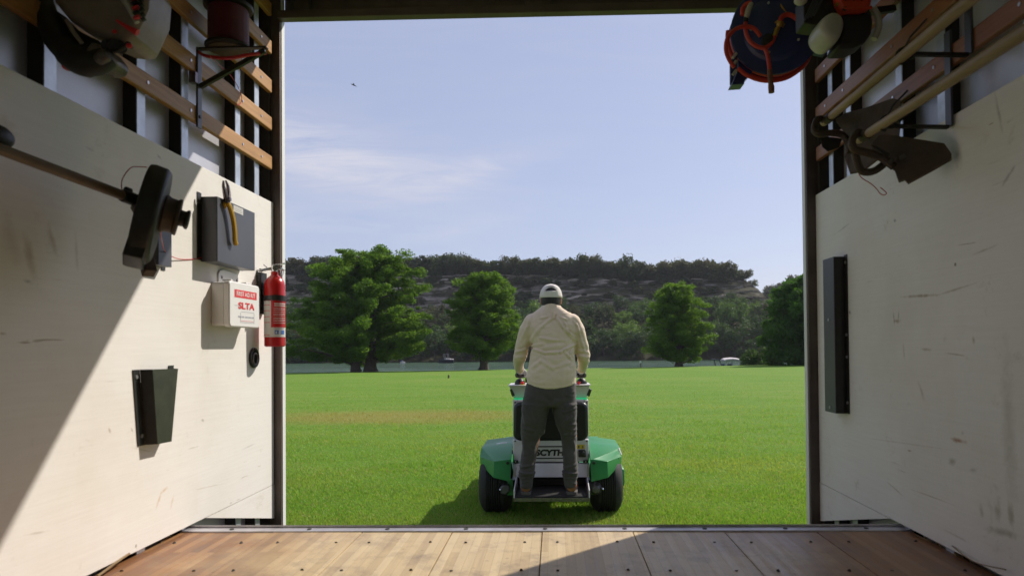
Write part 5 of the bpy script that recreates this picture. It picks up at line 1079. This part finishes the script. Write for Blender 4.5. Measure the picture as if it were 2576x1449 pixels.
# trousers
tr_ = B()
loft(tr_, [(1325, 1448, 962, .122), (1320, 1449, 982, .128), (1315, 1450, 1004, .128), (1312, 1452, 1022, .12)])
for rows in ([(1312, 1386, 1014, .115), (1311, 1379, 1040, .112), (1310, 1374, 1064, .105), (1309, 1370, 1088, .098, .015), (1311, 1357, 1106, .085, .02), (1313, 1353, 1124, .078, .015), (1311, 1349, 1150, .074, .0), (1306, 1346, 1178, .074, -.01), (1304, 1346, 1191, .077, -.02), (1307, 1341, 1204, .070, -.02), (1308, 1339, 1226, .07, -.02)],
             [(1385, 1452, 1014, .115), (1391, 1452, 1040, .112), (1398, 1451, 1064, .105), (1407, 1451, 1088, .098, .015), (1412, 1452, 1106, .085, .02), (1414, 1452, 1124, .078, .015), (1416, 1452, 1150, .074, .0), (1416, 1454, 1178, .074, -.01), (1413, 1456, 1191, .077, -.02), (1418, 1452, 1204, .07, -.02), (1421, 1452, 1224, .07, -.02)]):
    loft(tr_, rows)
R6 = lambda x, y: (1155.9+x*.43225, 690.3+y*.43225); R8 = lambda x, y: (1268.3+x*.15516, 931.1+y*.15516)
TF = fold_lines([(R8(960, 690), R8(1170, 620), .010, .010), (R8(1000, 640), R8(1170, 560), .007, .009), (R8(1060, 900), R8(1170, 890), .011, .010), (R8(1100, 960), R8(1170, 950), -.009, .009), (R8(960, 860), R8(1080, 760), .007, .012), (R8(1080, 1100), R8(1170, 1060), .011, .011), (R8(940, 1080), R8(1080, 1040), .006, .012), (R8(1130, 1180), R8(1150, 1300), .008, .012),
    (R8(290, 640), R8(350, 880), .008, .014), (R8(330, 960), R8(480, 1000), .007, .014), (R8(560, 1090), R8(480, 1260), .010, .012), (R8(420, 640), R8(470, 900), .006, .016), (R8(300, 1120), R8(330, 1380), .007, .013), (R8(740, 560), R8(600, 470), .006, .02), (R8(780, 560), R8(950, 480), .006, .02),
    (R6(345, 1160), R6(435, 1165), .013, .008), (R6(350, 1185), R6(430, 1178), -.011, .007), (R6(350, 1130), R6(430, 1115), .008, .010), (R6(600, 1160), R6(690, 1165), .013, .008), (R6(605, 1182), R6(688, 1185), -.011, .007), (R6(610, 1135), R6(690, 1110), .009, .010), (R6(640, 1210), R6(685, 1230), .006, .008), (R6(360, 1215), R6(410, 1205), .006, .008), (R8(1040, 370), R8(1150, 360), .006, .006), (R8(990, 400), R8(1150, 440), .003, .006)])
fused('trousers', tr_, M['trouser'], .0082, 4, man, folds([(p_, q_, am*.8, w_*.9) for p_, q_, am, w_ in TF], .0035, 10))
# boots
for s, (xl, xr, yt_) in ((-1, (1309.5, 1337, 1226)), (1, (1424, 1452, 1224))):
    hl = P(xl, 1250, Y0-.05); hr_ = P(xr, 1250, Y0-.05); cx2 = (hl.x+hr_.x)/2; wd = (hr_.x-hl.x)/2; z0 = zb1+.0125; b = B()
    rs = []
    for y, w, h_ in ((-.075, .75, .05), (-.068, .95, .085), (-.03, 1.0, .10), (.03, .98, .10), (.09, .95, .075), (.15, 1.08, .055), (.2, .95, .045), (.225, .5, .03)):
        rs.append([V((cx2+s*.01*(y+.07)*4+wd*w*math.copysign(abs(math.cos(t))**.8, math.cos(t)), Y0+y, z0+.024+max(0, h_*(.5+.5*math.sin(t))))) for t in [k*math.pi/8 for k in range(16)]])
    bt_ = part('boot', b.rings(rs), M['boot'], man, smooth=60, sub=1)
    so_ = [(cx2+s*.01*(y+.07)*4+q_*wd*w*1.06, Y0+y, z0) for q_, seq in ((1, ((-.08, .7), (-.06, .97), (.03, 1), (.15, 1.1), (.21, .9), (.235, .4))), (-1, ((.235, .4), (.21, .9), (.15, 1.1), (.03, 1), (-.06, .97), (-.08, .7)))) for y, w in seq]
    part('sole', B().prism(so_, (0, 0, .027)), M['sole'], bt_, .004)
# hair and cap
part('hair', B().rings([[hc+V((.079*c_*math.cos(t), -.006+.1*c_*math.sin(t)-(.004 if z < -.03 else 0), z)) for t in [math.pi*(1.0+.0)+k*math.pi/18-.12 for k in range(20)]]+[hc+V((.05*c_*math.cos(t), -.0+.06*c_*math.sin(t), z)) for t in [2*math.pi+.1-k*math.pi/18 for k in range(20)]] for z, c_ in ((-.092, .70), (-.075, .84), (-.045, .96), (-.02, 1.0), (.02, .99), (.05, .93), (.07, .80), (.086, .56))]), M['hair'], man, smooth=60)
cp = hc+V((0, .004, .003)); n = 40; b = B(); rows = []
for j in range(11):
    f = j/10; z = .106*math.sin(f*math.pi/2); c_ = math.cos(f*math.pi/2)**.75 if f < 1 else .02
    rows.append([cp+V((.0865*c_*math.cos(2*math.pi*k/n), .108*c_*math.sin(2*math.pi*k/n), z)) for k in range(n)])
vs = [p_ for r_ in rows for p_ in r_]; fs = []
for j in range(10):
    for k in range(n):
        th = 2*math.pi*(k+.5)/n; dth = abs(th-1.5*math.pi)
        if 3 <= j <= 5 and dth < (.60, .52, .34)[j-3]: continue      # the opening at the back above the strap
        fs.append((j*n+k, j*n+(k+1) % n, (j+1)*n+(k+1) % n, (j+1)*n+k))
capo = part('cap', B().add(vs, fs), M['capm'], man, smooth=70); md = capo.modifiers.new('solid', 'SOLIDIFY'); md.thickness = .004; md.offset = 1
arch = [cp+V((.088*c_*math.cos(t), .1095*c_*math.sin(t), z)) for t, z, c_ in [(1.5*math.pi+a_, .046+.034*math.sqrt(max(0, 1-(a_/.62)**2)), math.cos(math.asin(min(1, (.046+.034*math.sqrt(max(0, 1-(a_/.62)**2)))/.106)))**.75*1.015) for a_ in [-.62+k*.062 for k in range(21)]]]
part('cap_trim', B().tube(arch, .0036, 6), M['capm'], capo, smooth=60)
part('cap_button', B().ell(cp+V((0, 0, .108)), .009, .009, .006, 10, 6), M['capm'], capo)
part('cap_strap', B().rings([[cp+V((.091*math.cos(t), .1125*math.sin(t), z)) for z in (.003, .045)]+[cp+V((.0885*math.cos(t), .11*math.sin(t), z)) for z in (.045, .003)] for t in [1.5*math.pi-.62+k*.062 for k in range(21)]]), M['capm'], capo, smooth=40)
part('brim', B().rings([[cp+V((x, .098+.085*(1-(x/.085)**2), .008-.02*(x/.08)**2)), cp+V((x, .098+.085*(1-(x/.085)**2), .004-.02*(x/.08)**2)), cp+V((x, .108*math.sqrt(max(0, 1-(x/.0865)**2))-.004, .006)), cp+V((x, .108*math.sqrt(max(0, 1-(x/.0865)**2))-.004, .01))] for x in [-.08+k*.016 for k in range(11)]]), M['capm'], capo, smooth=50)
# ------------------------------------------------------------------ boats, marker, bird, stump
M['canvas'] = mat('pale_canvas', (.62, .56, .55), .8, 0, (.55, .5, .5), 3); M['alu'] = mat('dull_aluminium', (.3, .31, .33), .4, .7); M['navy'] = mat('navy_hull', (.012, .014, .03), .3); M['seat'] = mat('blue_boat_seat', (.03, .05, .12), .6)
Yb = 98; bp = lambda x, y, d=0: P(x, y, Yb+d); hx0, hx1 = bp(1793, 921).x, bp(1868, 921).x; wl = WZ
boat = thing('pontoon_boat', 'moored pontoon boat with pale canopy behind the lawn edge', 'boat', ((hx0+hx1)/2, Yb, wl)); zd = bp(1830, 921.5).z
for d_ in (0, 2.0): part('pontoon', B().tube([(hx0, Yb+d_, wl+.1), (hx1+.2, Yb+d_, wl+.1), (hx1+.8, Yb+d_, wl+.25)], [.3, .3, .08], 10), M['alu'], boat)
part('deck', B().box(hx0-.05, hx1+.5, Yb-.2, Yb+2.2, wl+.42, wl+.5), M['navy'], boat); part('rail_panel', B().box(hx0+.5, hx1, Yb-.15, Yb-.1, wl+.5, zd), M['alu'], boat)
part('canopy', B().rings([[V((x, Yb-.2, z-.08)), V((x, Yb+.4, z+.06)), V((x, Yb+1.6, z+.06)), V((x, Yb+2.2, z-.08)), V((x, Yb+2.2, z-.22)), V((x, Yb-.2, z-.22))] for x, z in [(bp(a, 900).x, bp(a, y).z) for a, y in ((1821, 904.5), (1828, 902), (1843, 900.5), (1854, 901.5), (1865, 904.5))]]), M['canvas'], boat, .02)
for a, c_ in ((1826, 1822), (1837, 1846), (1846, 1838), (1860, 1862)):
    for d_ in (-.1, 2.1): part('canopy_pole', B().tube([bp(a, 908, d_), V((bp(c_, 921, d_).x, Yb+d_, wl+.5))], .035, 6), M['alu'], boat)
for d_ in (-.1, 2.1): part('tower', B().tube([V((bp(1801, 921, d_).x, Yb+d_, wl+.5)), bp(1796.5, 906, d_), bp(1801, 902.5, d_), bp(1808, 904, d_), bp(1816.5, 921, d_)], .07, 6), M['navy'], boat)
part('tower_bar', B().box(bp(1796, 904).x, bp(1808, 904).x, Yb-.05, Yb+2.05, bp(1800, 905).z, bp(1800, 903).z), M['navy'], boat)
for a in (1836, 1843, 1822): part('seat', B().box(bp(a-2.6, 921).x, bp(a+2.6, 921).x, Yb+.3, Yb+.9, wl+.5, bp(a, 915.5).z), M['seat'], boat, .06)
Yd = 160; bp = lambda x, y: P(x, y, Yd); x0, x1 = bp(1103, 900).x, bp(1141, 900).x
bt2 = thing('motor_boat', 'dark motor boat crossing the water between the two left trees', 'boat', ((x0+x1)/2, Yd, WZ))
part('hull', B().rings([[V((x, Yd-w, zt)), V((x, Yd+w, zt)), V((x, Yd+w*.6, WZ-.15)), V((x, Yd-w*.6, WZ-.15))] for x, w, zt in ((x0, .05, WZ+.95), (x0+.8, .6, WZ+.85), (x0+2, 1, WZ+.8), (x1, 1, WZ+.75))]), M['navy'], bt2, .05)
part('windscreen', B().prism([(x0+1.3, Yd-.7, WZ+.82), (x0+2.1, Yd-.7, WZ+.82), (x0+1.9, Yd-.7, WZ+1.2)], (0, 1.4, 0)), M['alu'], bt2); part('tower', B().tube([(x0+1.6, Yd-.9, WZ+.8), (x0+1.3, Yd-.9, WZ+2.1), (x0+2.2, Yd-.9, WZ+2.15), (x0+2.4, Yd-.9, WZ+.8)], .05, 6).tube([(x0+1.6, Yd+.9, WZ+.8), (x0+1.3, Yd+.9, WZ+2.1), (x0+2.2, Yd+.9, WZ+2.15), (x0+2.4, Yd+.9, WZ+.8)], .05, 6), M['alu'], bt2)
part('cushion', B().box(x0+1.9, x0+2.9, Yd-.8, Yd+.8, WZ+.8, WZ+1.05).box(x1-.5, x1-.1, Yd-.8, Yd+.8, WZ+.8, WZ+1.0), M['canvas'], bt2, .05)
x0, x1 = P(1007, 900, 158).x, P(1019, 900, 158).x
bt3 = thing('small_boat', 'tiny white and blue boat far out beside the big left tree', 'boat', ((x0+x1)/2, 158, WZ)); part('hull', B().rings([[V((x, 158-w, WZ+.45)), V((x, 158+w, WZ+.45)), V((x, 158+w*.6, WZ-.1)), V((x, 158-w*.6, WZ-.1))] for x, w in ((x0, .4), (x0+.6, .5), (x1, .05))]), M['canvas'], bt3, .03)
part('cover', B().ell((x0+.35, 158, WZ+.5), .35, .35, .3, 10, 6), M['seat'], bt3)
c = P(1612, 926, 80); mk = thing('marker_post', 'thin marker post with small white top at the lawn edge', 'post', (c.x, 80, -2.5)); tpz = P(1612, 908, 80)
part('pole', B().tube([(c.x+.1, 80, -2.5), (tpz.x-.05, 80, tpz.z-.25)], .05, 8), M['bark'], mk); part('cap', B().box(tpz.x-.14, tpz.x+.04, 79.95, 80.05, tpz.z-.24, tpz.z+.02), M['white'], mk)
c = P(890, 215, 55); bird = thing('bird', 'small dark bird gliding high in the blue sky, left', 'bird', c); u_ = V((.9, .1, -.4)).normalized()
part('body', B().tube([c-u_*.24, c-u_*.12, c, c+u_*.14, c+u_*.26], [.012, .035, .045, .03, .006], 8), M['navy'], bird)
for s in (-1, 1): part('wing', B().prism([c-u_*.06, c+u_*.06, c+u_*.12+V((.02, s*.34, .04)), c+u_*.04+V((.02, s*.36, .045))], (0, 0, .012)), M['navy'], bird)
c = G(1128, 950, ground_z(-7, 38)); sp_ = ground_z(c.x, c.y); stp = thing('stake', 'short brown stake standing alone in the far lawn', 'stake', (c.x, c.y, sp_)); part('peg', B().tube([(c.x, c.y, sp_-.05), (c.x+.02, c.y, sp_+.13), (c.x, c.y, sp_+.2)], [.05, .055, .03], 7), M['bark'], stp)
